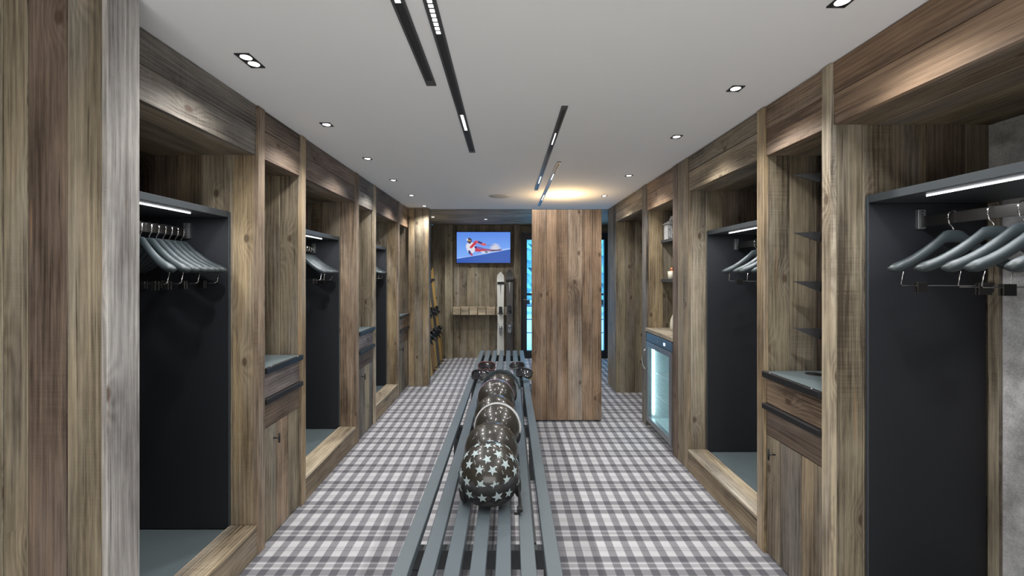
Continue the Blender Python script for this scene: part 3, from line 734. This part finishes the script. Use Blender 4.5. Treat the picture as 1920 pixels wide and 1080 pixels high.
# ------------------------------------------------------------------ helmets
def helmet(y, label, tilt=38, sc=1.0, x=None, yaw=0, band=None, visor=False, stars=False, emblem=False, roll=0, trim=None):
    a, b_, c = .145, .149, .145
    M = Euler((R_(tilt), R_(roll), R_(yaw)), 'XYZ').to_matrix() @ Matrix.Scale(sc, 3)
    NT, NP = 40, 16
    def phm(th):    # th = 0 at the front brow
        f = math.cos(th)
        return R_(86 + 16*(1-abs(f)) if f > 0 else 102+6*abs(f))
    def P(th, ph, k=1.0): return Vector((a*k*math.sin(ph)*math.sin(th), b_*k*math.sin(ph)*math.cos(th), c*k*math.cos(ph)))
    def shell(k0, k1):
        bm = bmesh.new(); o, inn = [], []
        top = bm.verts.new(P(0, 0, k0)); ti = bm.verts.new(P(0, 0, k1))
        for j in range(1, NP+1):
            o.append([bm.verts.new(P(2*PI*i/NT, phm(2*PI*i/NT)*j/NP, k0)) for i in range(NT)])
            inn.append([bm.verts.new(P(2*PI*i/NT, phm(2*PI*i/NT)*j/NP, k1)) for i in range(NT)])
        for g, tp in ((o, top), (inn, ti)):
            for i in range(NT):
                bm.faces.new((tp, g[0][i], g[0][(i+1) % NT]))
                for j in range(NP-1): bm.faces.new((g[j][i], g[j+1][i], g[j+1][(i+1) % NT], g[j][(i+1) % NT]))
        for i in range(NT): bm.faces.new((o[-1][i], inn[-1][i], inn[-1][(i+1) % NT], o[-1][(i+1) % NT]))
        return bm
    parts = []
    def add(name, bm, mat, smooth=True, sub=None): parts.append((name, bm, mat, smooth, sub))
    add('shell', shell(1.0, .965), CARBON)
    add('liner', shell(.955, .86), FABRIC)
    # rim trim
    bm = bmesh.new(); bm_tube(bm, [P(2*PI*i/NT, phm(2*PI*i/NT)+.01, .985) for i in range(NT)], .0045, 6, True); add('rim_trim', bm, trim or BLKM)
    # ear pads and neck roll, soft fabric
    for sx in (-1, 1):
        bm = bmesh.new(); bmesh.ops.create_uvsphere(bm, u_segments=14, v_segments=10, radius=1)
        for v in bm.verts: v.co = Vector((v.co.x*.020+sx*(a*.90), v.co.y*.062-.012, v.co.z*.060-.060))
        add('ear_pad', bm, FABRIC)
        bm = bmesh.new(); bm_tube(bm, [(sx*a*.92, .01, -.10), (sx*a*.80, .03, -.125), (sx*a*.45, .05, -.118), (sx*.012, .06, -.122)], .006, 6); add('strap', bm, FABRIC)
    bm = bmesh.new(); bm_tube(bm, [P(th, R_(112), .93) for th in [PI+R_(q) for q in range(-70, 71, 10)]], [.010+.012*math.cos(R_(q)*1.2) for q in range(-70, 71, 10)], 10); add('neck_roll', bm, FABRIC)
    bm = bmesh.new(); bm_box(bm, -.016, .016, .052, .066, -.134, -.116, .003); add('buckle', bm, BLKM, False)
    # vents
    bm = bmesh.new()
    for (th, ph, ln) in [(0, 40, .018), (25, 52, .016), (-25, 52, .016), (60, 34, .014), (-60, 34, .014), (110, 40, .016), (-110, 40, .016), (150, 55, .016), (-150, 55, .016), (180, 30, .014), (48, 66, .016), (-48, 66, .016)]:
        th, ph = R_(th), R_(ph)
        p0 = P(th, ph-ln/.28, 1.002); p1 = P(th, ph+ln/.28, 1.002); nrm = P(th, ph).normalized()
        t_ = (p1-p0).normalized(); w_ = nrm.cross(t_)*.0024; h_ = nrm*.0014
        vs = [bm.verts.new(q) for q in (p0-w_, p0+w_, p1+w_, p1-w_, p0-w_+h_, p0+w_+h_, p1+w_+h_, p1-w_+h_)]
        for q in ((0, 1, 2, 3), (4, 7, 6, 5), (0, 4, 5, 1), (1, 5, 6, 2), (2, 6, 7, 3), (3, 7, 4, 0)): bm.faces.new([vs[i] for i in q])
    add('vent_slots', bm, STEEL, False)
    def strip(ph0, ph1, k, w=100):
        bm = bmesh.new(); A = []
        for q in range(-w, w+1, 5):
            th = R_(q); m0 = phm(th)
            A.append([bm.verts.new(P(th, m0-R_(ph0), k)), bm.verts.new(P(th, m0-R_(ph1), k)), bm.verts.new(P(th, m0-R_(ph1), k-.02)), bm.verts.new(P(th, m0-R_(ph0), k-.02))])
        for u, v in zip(A, A[1:]):
            for i in range(4): bm.faces.new((u[i], u[(i+1) % 4], v[(i+1) % 4], v[i]))
        bm.faces.new(A[0]); bm.faces.new(A[-1]); return bm
    if band == 'white':
        add('white_band', strip(-3, 13, 1.055, 98), WHITEP); add('white_band', strip(17, 22, 1.03, 98), WHITEP)
    if band == 'lilac': add('lilac_band', strip(-1, 2.5, 1.025, 95), PURPLE)
    if visor:
        bm = bmesh.new(); A = []
        for q in range(-84, 85, 6):
            th = R_(q); row = []
            for k in range(7):
                ph = R_(66+k*6.5); row.append(bm.verts.new(P(th, ph, 1.24-.02*abs(k-3)/3)))
            A.append(row)
        for u, v in zip(A, A[1:]):
            for i in range(6): bm.faces.new((u[i], u[i+1], v[i+1], v[i]))
        r_ = bmesh.ops.solidify(bm, geom=bm.faces[:], thickness=.003); add('visor', bm, VISORM)
    if stars:
        spots = [(0, 3)]
        for ph, n_, o_ in ((25, 6, 10), (48, 10, 28), (70, 13, 5), (92, 14, 16)):
            for k in range(n_):
                th = (o_+k*360/n_) % 360
                if ph > 80 and (th < 60 or th > 300): continue
                spots.append((th+random.uniform(-4, 4), ph+random.uniform(-2.5, 2.5)))
        for n_, (th, ph) in enumerate(spots):
            bm = bmesh.new()
            th, ph = R_(th), R_(ph); ct = P(th, ph); nrm = Vector((ct.x/a**2, ct.y/b_**2, ct.z/c**2)).normalized()
            e1 = nrm.cross(Vector((0, 1, .3))).normalized(); e2 = nrm.cross(e1); rot = random.uniform(-.35, .35)
            r0 = random.uniform(.0225, .0265)
            def pr(q):
                s_ = math.sqrt((q.x/a)**2+(q.y/b_)**2+(q.z/c)**2); return q/s_*(1.066 if math.degrees(ph) > 80 and 118 < math.degrees(th) < 246 else 1.014 if math.degrees(ph) < 72 else 1.03)
            cv = bm.verts.new(pr(ct)); ring = []
            for k in range(20):
                kk = k/2; an = rot+PI*kk/5+PI/2
                ro, ri = r0, r0*.42
                i0 = int(kk); va = (ro if i0 % 2 == 0 else ri); vb = (ri if i0 % 2 == 0 else ro)
                A0 = rot+PI*i0/5+PI/2; A1 = rot+PI*(i0+1)/5+PI/2
                p0 = Vector((math.cos(A0)*va, math.sin(A0)*va)); p1 = Vector((math.cos(A1)*vb, math.sin(A1)*vb)); p = p0.lerp(p1, kk-i0)
                ring.append(bm.verts.new(pr(ct+e1*p.x+e2*p.y)))
            for k in range(20): bm.faces.new((cv, ring[k], ring[(k+1) % 20]))
            add('star', bm, STARM, False, 'shell')
    if emblem:
        bm = bmesh.new()
        for i, hgt in enumerate((.006, .012, .008, .015, .008, .012, .006)):
            p = P(R_((i-3)*7), R_(38), 1.012); q = P(R_((i-3)*7), R_(38)+hgt/.15, 1.012)
            w_ = Vector((.0022, 0, 0)); vs = [bm.verts.new(v) for v in (p-w_, p+w_, q+w_*.3, q-w_*.3)]; bm.faces.new(vs)
        vs = [bm.verts.new(P(R_(q), R_(38-d), 1.012)) for q, d in ((-24, 0), (24, 0), (20, 3), (-20, 3))]; bm.faces.new(vs)
        add('emblem', bm, WHITEP, False)
    if stars:
        bm = bmesh.new(); A = []
        for q in range(118, 247, 6):
            th = R_(q); m0 = phm(th); w_ = 1.035+.022*math.sin(q*.23)
            A.append([bm.verts.new(P(th, R_(70+4*math.sin(q*.4)), 1.012)), bm.verts.new(P(th, R_(84), w_)), bm.verts.new(P(th, m0+R_(4), w_+.012)), bm.verts.new(P(th, m0+R_(10), .93)), bm.verts.new(P(th, R_(78), .99))])
        for u, v in zip(A, A[1:]):
            for i in range(5): bm.faces.new((u[i], u[(i+1) % 5], v[(i+1) % 5], v[i]))
        bm.faces.new(A[0]); bm.faces.new(A[-1]); add('neck_guard', bm, FABRIC)
    # pose and rest on the bench
    zmin = 1e9
    for p in parts:
        for v in p[1].verts: v.co = M @ v.co
        if p[0] != 'buckle' and p[0] != 'strap': zmin = min(zmin, min(v.co.z for v in p[1].verts))
    X = x if x is not None else -.10
    base = Vector((X, y, BZ+.001)); off = Vector((X, y, BZ+.001-zmin))
    for p in parts:
        for v in p[1].verts:
            v.co += off
            if v.co.z < BZ+.001: v.co.z = BZ+.001
    t = thing('ski_helmet', label, 'helmet', base, 'ski helmets lined up on the bench')
    made = {}
    for nm, bm, mat, sm, sub in parts:
        me = finish(bm, sm); me.name = nm
        made[nm] = link(nm, me, mat, made[sub] if sub else t, None if sub else base)
        if nm == 'vent_slots': made[nm]['kind'] = 'stuff'
    return t
helmet(2.10, 'dark carbon ski helmet printed with pale stars, at the near end of the row', 14, 1.02, -.087, 4, stars=True, roll=-3)
helmet(2.385, 'plain glossy dark carbon ski helmet right behind the star printed one', 22, 1.04, -.088, -2)
helmet(2.66, 'carbon ski helmet with a double white band along its brow', 60, .97, -.060, -8, band='white', roll=4)
helmet(2.96, 'plain olive carbon ski helmet behind the white banded one', 26, 1.0, -.082, 2)
helmet(3.27, 'carbon ski helmet with lilac rim and small white emblem', 64, .98, -.085, 3, band='lilac', emblem=True)
helmet(3.58, 'carbon ski helmet with big grey visor, farthest in the row', 50, .93, -.055, 2, visor=True)

hp = bpy.data.objects['ski_helmet']
sp_ = tube('chin_strap', [(.048, 2.07, .54), (.057, 2.04, .52), (.062, 2.01, .495), (.062, 1.99, .475), (.057, 1.97, .462), (.046, 1.962, .458), (.034, 1.966, .457)], .006, FABRIC, hp)
box('strap_buckle', .046, .072, 1.960, 1.992, .464, .480, BLKM, sp_, .002)
# ------------------------------------------------------------------ goggles
def goggles(x, y, rz, label, fm, strapm, tilt=60, sc=1.0):
    def T(p):
        v = Vector(p)*sc; v = Euler((R_(tilt), 0, rz), 'XYZ').to_matrix() @ v; return v
    # frame outline in xz, depth along y, curved
    pts = []
    N_ = 36
    for i in range(N_):
        a_ = 2*PI*i/N_; cx, sz = math.cos(a_), math.sin(a_)
        px = .085*math.copysign(abs(cx)**.6, cx); pz = .043*math.copysign(abs(sz)**.75, sz)
        if sz < 0: pz += .016*math.exp(-(px/.022)**2)
        pts.append((px, -.9*px*px*4, pz))
    bmF = bmesh.new(); bm_tube(bmF, [(p[0], p[1], p[2]) for p in pts], .0085, 8, True)
    bm_tube(bmF, [(p[0]*.95, p[1]-.022, p[2]*.95) for p in pts], .007, 8, True)
    bmL = bmesh.new(); rows = []
    for k in range(5):
        q = 1-k*.22; rows.append([bmL.verts.new((p[0]*q, -.9*(p[0]*q)**2*4+.004*(1-q), p[2]*q)) for p in pts])
    for A, B in zip(rows, rows[1:]):
        for i in range(N_): bmL.faces.new((A[i], A[(i+1) % N_], B[(i+1) % N_], B[i]))
    bmL.faces.new(rows[-1])
    bmS = bmesh.new(); A = []
    for q in range(0, 181, 12):
        a_ = R_(q); w = .018; p = (.088*math.cos(a_), -.03-.115*math.sin(a_)+.012*math.sin(3*a_), .010*math.sin(2*a_))
        A.append([bmS.verts.new((p[0], p[1], p[2]-w)), bmS.verts.new((p[0], p[1], p[2]+w)), bmS.verts.new((p[0]*.96, p[1]+.003, p[2]+w)), bmS.verts.new((p[0]*.96, p[1]+.003, p[2]-w))])
    for u, v in zip(A, A[1:]):
        for i in range(4): bmS.faces.new((u[i], u[(i+1) % 4], v[(i+1) % 4], v[i]))
    zm = 1e9
    for bm in (bmF, bmL, bmS):
        for v in bm.verts: v.co = T(v.co); zm = min(zm, v.co.z)
    off = Vector((x, y, BZ+.001-zm)); base = Vector((x, y, BZ+.001))
    t = thing('ski_goggles', label, 'goggles', base, 'ski goggles on the bench')
    for nm, bm, m in (('goggle_frame', bmF, fm), ('lens', bmL, LENS), ('strap', bmS, strapm)):
        for v in bm.verts: v.co += off
        me = finish(bm, True); me.name = nm; link(nm, me, m, t, base)
goggles(-.285, 4.38, R_(160), 'black goggles with a light grey rim left of the visor helmet', FABRIC, GREYF, 20, 1.1)
goggles(-.235, 4.86, R_(175), 'dark red rimmed goggles at the far left behind the helmets', REDD, FABRIC, 15, 1.1)
goggles(.115, 4.86, R_(185), 'grey rimmed goggles at the far right behind the helmets', GREYF, FABRIC, 20, 1.0)
goggles(.165, 4.40, R_(150), 'goggles with a yellow strap right of the visor helmet', FABRIC, YELLOW, 30, 1.05)

# ------------------------------------------------------------------ television
t = thing('television', 'wall mounted television showing a ski racer on a blue slope', 'television', (-.44, 7.98, 1.774))
tx0, tx1, tz0, tz1 = -.952, .072, 1.772, 2.372
bm = bmesh.new(); bm_box(bm, tx0, tx1, 7.965, 8.005, tz0, tz1, .004); bm_box(bm, -.65, -.23, 8.005, 8.048, 1.95, 2.2, 0)
link('casing', finish(bm), BLKM, t)
def picture():
    me = bpy.data.meshes.new('picture'); V, Fc, Cc = [], [], []
    sx0, sx1, sz0, sz1 = tx0+.012, tx1-.012, tz0+.014, tz1-.012
    lay = [0]
    def poly(p, col, col2=None):
        lay[0] += 1; y = 7.9645-.00003*lay[0]; i0 = len(V)
        for k, (x, z) in enumerate(p):
            V.append((sx0+(x-165)/1115*(sx1-sx0), y, sz1-(z-165)/635*(sz1-sz0)))
            c_ = col if col2 is None else [u+(w-u)*min(1, max(0, (z-165)/635)) for u, w in zip(col, col2)]
            Cc.append((*c_, 1))
        Fc.append(list(range(i0, i0+len(p))))
    poly([(165, 165), (1280, 165), (1280, 800), (165, 800)], (.10, .25, .78), (.22, .45, .95))
    poly([(165, 700), (520, 650), (820, 560), (1280, 488), (1280, 560), (165, 740)], (.35, .52, .92))
    poly([(165, 718), (520, 660), (820, 610), (1280, 520), (1280, 800), (165, 800)], (.03, .12, .48), (.02, .09, .42))
    poly([(840, 520), (880, 440), (950, 392), (1030, 410), (1090, 500), (1060, 560), (900, 575)], (.42, .50, .78))
    poly([(880, 530), (930, 440), (990, 430), (1040, 500), (1020, 555), (920, 560)], (.62, .62, .72))
    poly([(640, 520), (760, 505), (900, 525), (1100, 535), (1100, 548), (900, 560), (700, 580)], (.28, .10, .22))
    poly([(520, 470), (620, 480), (780, 520), (700, 560), (640, 575), (560, 565), (520, 530)], (.55, .04, .08))
    poly([(540, 455), (640, 470), (740, 500), (690, 530), (600, 500)], (.18, .12, .38))
    poly([(880, 545), (1100, 515), (1104, 527), (900, 562)], (.03, .03, .05))
    poly([(660, 560), (860, 560), (850, 590), (700, 600)], (.66, .68, .78))
    poly([(750, 560), (800, 570), (820, 592), (760, 588)], (.03, .03, .06))
    poly([(370, 400), (460, 370), (540, 400), (560, 470), (530, 580), (470, 610), (400, 590), (355, 470)], (.72, .70, .80))
    poly([(430, 480), (510, 390), (560, 340), (590, 380), (540, 440), (470, 505)], (.60, .03, .06))
    poly([(530, 340), (620, 345), (720, 395), (770, 400), (775, 440), (730, 450), (600, 395)], (.65, .10, .14))
    poly([(608, 345), (690, 375), (695, 412), (608, 388)], (.02, .03, .15))
    poly([(400, 545), (440, 545), (470, 600), (510, 645), (470, 645), (415, 610)], (.03, .04, .20))
    poly([(440, 600), (480, 605), (512, 648), (460, 650)], (.45, .04, .08))
    poly([(528, 460), (580, 455), (580, 505), (540, 500)], (.02, .03, .2))
    poly([(380, 300), (430, 280), (475, 310), (480, 360), (445, 410), (400, 390), (380, 345)], (.05, .05, .10))
    poly([(365, 305), (400, 295), (405, 345), (370, 345)], (.6, .62, .75))
    poly([(405, 330), (455, 325), (460, 355), (410, 365)], (.50, .22, .08))
    poly([(770, 432), (955, 434), (955, 440), (770, 438)], (.2, .05, .1))
    me.from_pydata(V, [], Fc); ca = me.color_attributes.new('Col', 'FLOAT_COLOR', 'POINT')
    for i, c_ in enumerate(Cc): ca.data[i].color = c_
    m, N, L, b = nmat('tv_picture'); at = N.new('ShaderNodeVertexColor'); at.layer_name = 'Col'
    L.new(at.outputs[0], b.inputs['Emission Color']); b.inputs['Emission Strength'].default_value = 1.0; b.inputs['Base Color'].default_value = (.01, .01, .01, 1); b.inputs['Roughness'].default_value = .3
    return link('screen', me, m, t)
picture()
box('status_light', .02, .035, 7.962, 7.9645, tz0+.004, tz0+.008, ORANGE, t, 0)

# ------------------------------------------------------------------ ski rack under the television
t = thing('ski_rack', 'row of pale slotted wooden blocks fixed to the boards under the television', 'ski rack', (-.44, 7.97, .8))
e = [-1.008, -.858, -.702, -.545, -.388, -.215, -.10, .018, .126]
for a, c in zip(e, e[1:]):
    g = .012 if a < -.22 else .03
    box('block', a+g/2, c-g/2, 7.87, 8.045, .82, .965, WPALE, t, .004, axis=1)
box('rack_rail', -1.008, .126, 8.02, 8.047, .79, .818, WOOD, t)

def ski_pair(base, top, label, mt, mt2, width=.12, length=1.62, face=(0, -1, 0), group=None, big=True):
    """pair held base to base; base/top points give the lean; face = direction of the top sheet"""
    B = Vector(base); T_ = Vector(top); ax = (T_-B).normalized(); fc = Vector(face); fc = (fc-ax*fc.dot(ax)).normalized(); sd = ax.cross(fc)
    def Wp(u, v, w): return B+ax*u+sd*v+fc*w
    t = thing('ski_pair', label, 'skis', B, group)
    N_ = 26
    for k, s_ in enumerate((1, -1)):
        bm = bmesh.new(); rings = []
        for i in range(N_+1):
            q = i/N_; u = q*length
            w = width*(.40+.10*abs(q-.45)*2)
            if q > .93: w *= math.sqrt(max(0.02, 1-((q-.93)/.07)**2))
            if q < .03: w *= .75+q/.03*.25
            th = .003+.009*math.exp(-((q-.42)/.22)**2)
            gap = .0015+.008*math.exp(-((q-.42)/.3)**2)*0+(.035*((q-.88)/.12)**2 if q > .88 else 0)
            w0 = s_*gap; w1 = s_*(gap+th*1.4)
            rings.append([bm.verts.new(Wp(u, -w, w0)), bm.verts.new(Wp(u, w, w0)), bm.verts.new(Wp(u, w, w1)), bm.verts.new(Wp(u, -w, w1))])
        for A, C in zip(rings, rings[1:]):
            for i in range(4): bm.faces.new((A[i], A[(i+1) % 4], C[(i+1) % 4], C[i]))
        bm.faces.new(rings[0]); bm.faces.new(rings[-1])
        sk = link('ski', finish(bm), mt if k == 0 else mt2, t)
        # binding: toe piece, heel piece, brake arms
        def bb(name, u0, u1, v0, v1, w0, w1, m, par):
            bm = bmesh.new(); vs = [bm.verts.new(Wp(u, v, s_*w)) for u in (u0, u1) for v in (v0, v1) for w in (w0, w1)]
            for q in ((0, 1, 3, 2), (4, 6, 7, 5), (0, 4, 5, 1), (2, 3, 7, 6), (0, 2, 6, 4), (1, 5, 7, 3)): bm.faces.new([vs[i] for i in q])
            bmesh.ops.bevel(bm, geom=bm.edges[:], offset=.004, segments=2, affect='EDGES'); return bm
        m_ = length*.45
        bm = bb('x', m_+.13, m_+.25, -.032, .032, .016, .050, BLKM, sk)
        bmesh.ops.create_uvsphere(bm, u_segments=12, v_segments=8, radius=.026, matrix=Matrix.Translation(Wp(m_+.16, 0, s_*.055)))
        bm_tube(bm, [Wp(m_+.13, -.045, s_*.045), Wp(m_+.11, 0, s_*.060), Wp(m_+.13, .045, s_*.045)], .009, 8)
        link('toe_piece', finish(bm), BLKM, sk)
        bm = bb('x', m_-.24, m_-.10, -.030, .030, .016, .052, BLKM, sk)
        bmesh.ops.create_uvsphere(bm, u_segments=12, v_segments=8, radius=.030, matrix=Matrix.Translation(Wp(m_-.14, 0, s_*.062)))
        bm_tube(bm, [Wp(m_-.20, 0, s_*.05), Wp(m_-.27, 0, s_*.085)], [.014, .008], 8)
        link('heel_piece', finish(bm), STEEL if big and k == 0 else BLKM, sk)
        bm = bmesh.new()
        for v in (-1, 1): bm_tube(bm, [Wp(m_-.06, v*.03, s_*.02), Wp(m_-.08, v*.062, s_*.03), Wp(m_-.17, v*.068, s_*.012)], .004, 6)
        link('brake', finish(bm), STEEL, sk)
        if big and k == 0:
            bm = bmesh.new()
            a0 = [(.86, -.012), (.86, -.004), (.74, 0), (.74, -.001)], [(.86, .012), (.86, .004), (.74, 0), (.74, .001)]
            for q in a0:
                vs = [bm.verts.new(Wp(u*length, v, s_*.0125)) for u, v in q]; bm.faces.new(vs)
            link('stripe_print', finish(bm), BLKM if mt is SKIW else SKIW, sk)
    bm = bmesh.new()
    u = length*.875
    pts = [Wp(u, v, w) for v, w in ((-.060, .014), (.060, .014), (.060, -.014), (-.060, -.014))]
    for du in (-.014, 0, .014): bm_tube(bm, [p+ax*du for p in pts], .008, 6, True)
    link('ski_strap', finish(bm), FABRIC, t)
    return t
ski_pair((-.12, 7.80, .004), (-.12, 7.86, 1.6), 'pair of white rounded skis standing in the rack left of the dark pair', SKIW, SKIW, .135, 1.61, group='skis in the rack under the television')
ski_pair((.045, 7.80, .004), (.045, 7.86, 1.6), 'pair of dark brown skis with pale stripes standing beside the white pair', SKIB, SKIB, .135, 1.66, group='skis in the rack under the television')
# skis leaning on the left wall behind the end post
kinds = [(6.55, SKIG, SKIBR, 'gold and copper'), (6.80, SKIBR, SKIG, 'copper'), (7.03, SKIG, SKIG, 'gold'), (7.28, SKIB, SKIG, 'black and gold'), (7.53, SKIG, SKIB, 'bright gold')]
for i, (y, m1, m2, nm) in enumerate(kinds):
    ski_pair((-1.165, y, .004), (-1.345, y+.05, 1.62), f'{names[i]} pair from the end post, {nm} skis leaning against the left wall', m1, m2, .105, 1.66+.03*(i % 3), face=(1, -.25, 0), group='skis leaning on the left wall', big=False)
def pole(x0, y0, x1, y1, h, m, label):
    t = thing('ski_pole', label, 'ski pole', (x0, y0, 0), 'ski poles by the left wall')
    B = Vector((x0, y0, .003)); T_ = Vector((x1, y1, h)); ax = (T_-B).normalized(); Ln = (T_-B).length
    tube('shaft', [B, B+ax*Ln*.5, B+ax*(Ln-.12)], [.004, .008, .009], m, t)
    tube('grip', [B+ax*(Ln-.125), B+ax*(Ln-.08), B+ax*(Ln-.03), B+ax*Ln], [.013, .015, .014, .018], BLKM, t, 10)
    tube('basket', [B+ax*.06, B+ax*.065, B+ax*.075], [.030, .032, .006], BLKM, t, 14)
    sidev = Vector((0, 1, 0)); g = B+ax*(Ln-.01)
    tube('wrist_strap', [g, g+Vector((.03, -.02, -.03)), g+Vector((.05, -.02, -.12)), g+Vector((.025, 0, -.16)), g+Vector((.008, .01, -.08)), g], .0035, FABRIC, t, 6)
for i, (y, m) in enumerate([(6.68, GOLD), (6.92, GOLD), (7.16, STEEL), (7.40, GOLD), (7.64, GOLD), (7.74, GOLD)]):
    pole(-1.13, y, -1.355, y+.04, 1.30+.02*(i % 3), m, f'{names[i]} ski pole from the end post, leaning between the skis by the left wall')

# ------------------------------------------------------------------ glazed door to the terrace
gd = struct(thing('door_1', 'x', 'x', (1.08, YB, 0)))
del gd['label']; del gd['category']
FR = plain('anthracite_frame', (.018, .020, .026), .45)
xs = [(.264, 1.07), (1.074, 1.88)]
for i, (a, c) in enumerate(xs):
    bm = bmesh.new(); w = .108 if i == 0 else .06
    bm_box(bm, a, a+w, YB-.06, YB+.02, .0, 2.355); bm_box(bm, c-.06, c, YB-.06, YB+.02, .0, 2.355)
    bm_box(bm, a+w, c-.06, YB-.06, YB+.02, .0, .14); bm_box(bm, a+w, c-.06, YB-.06, YB+.02, 2.22, 2.355)
    fr = link('door_leaf', finish(bm), FR, gd)
    box('glass_pane', a+w, c-.06, YB-.025, YB-.015, .141, 2.219, GLASS, fr, 0)
    if i == 0:
        bm = bmesh.new(); bm_tube(bm, [(a+.05, YB-.06, 1.10), (a+.05, YB-.10, 1.10), (a+.05, YB-.105, 1.10)], .008); bm_tube(bm, [(a+.05, YB-.10, 1.10), (a+.16, YB-.10, 1.10)], .008)
        link('door_handle', finish(bm), CHROME, fr)
# portal for the daylight
pl = bpy.data.lights.new('daylight_portal', 'AREA'); pl.shape = 'RECTANGLE'; pl.size = 1.62; pl.size_y = 2.3; pl.cycles.is_portal = True
po = bpy.data.objects.new('daylight_portal', pl); COL.objects.link(po); po.location = (1.07, YB+.10, 1.2); po.rotation_euler = (-PI/2, 0, 0)
# outside
sn = struct(box('ground', -14, 20, 8.125, 60, -.25, -.04, SNOW, bev=0))
t = thing('terrace_railing', 'dark horizontal terrace railing seen through the glazed door', 'railing', (1.2, 9.6, -.04))
box('top_rail', -2, 5, 9.58, 9.63, 1.10, 1.15, BLKM, t)
for x in (-1.5, -.4, .6, 1.6, 2.7, 3.8): box('post', x, x+.05, 9.585, 9.625, -.039, 1.099, BLKM, t)
for z in (.25, .55, .85): box('rail', -2, 5, 9.60, 9.61, z, z+.02, BLKM, t)
for i, (x, y, h) in enumerate([(-4.5, 19, 7), (-3.2, 25, 8.5), (.0, 18, 7.5), (1.1, 23.5, 9), (3.3, 17.6, 8), (5.2, 23, 9.5), (7.6, 18.5, 8), (10.6, 22, 9), (-8, 23, 9)]):
    pos = ['far left of the glass', 'left behind the wall', 'behind the left door edge', 'at the centre of the glass', 'right of the door middle', 'behind the right door leaf', 'beyond the right frame', 'farthest right outside', 'farthest left outside'][i]
    t = thing('snowy_spruce', f'tall frosted spruce tree outside, {pos}', 'tree', (x, y, -.04), 'frosted spruces outside')
    tube('trunk', [(x, y, -.04), (x, y, h*.9)], [.16, .03], BARK, t)
    bm = bmesh.new(); lv = 13
    for k in range(lv):
        z0 = .7+k*(h-.7)/lv; r = (1-k/lv)*h*.20+.12; n = 18; zt = z0+(h-.7)/lv*1.9
        ct = bm.verts.new((x, y, zt)); ring = []
        for j in range(n):
            a_ = 2*PI*j/n+k; rr = r*(1.0 if j % 2 else .62)*random.uniform(.85, 1.1)
            ring.append(bm.verts.new((x+rr*math.cos(a_), y+rr*math.sin(a_), z0-(.18*r if j % 2 else 0))))
        cb = bm.verts.new((x, y, z0+.12))
        for j in range(n): bm.faces.new((ct, ring[j], ring[(j+1) % n])); bm.faces.new((cb, ring[(j+1) % n], ring[j]))
    link('needles', finish(bm), FROST, t)
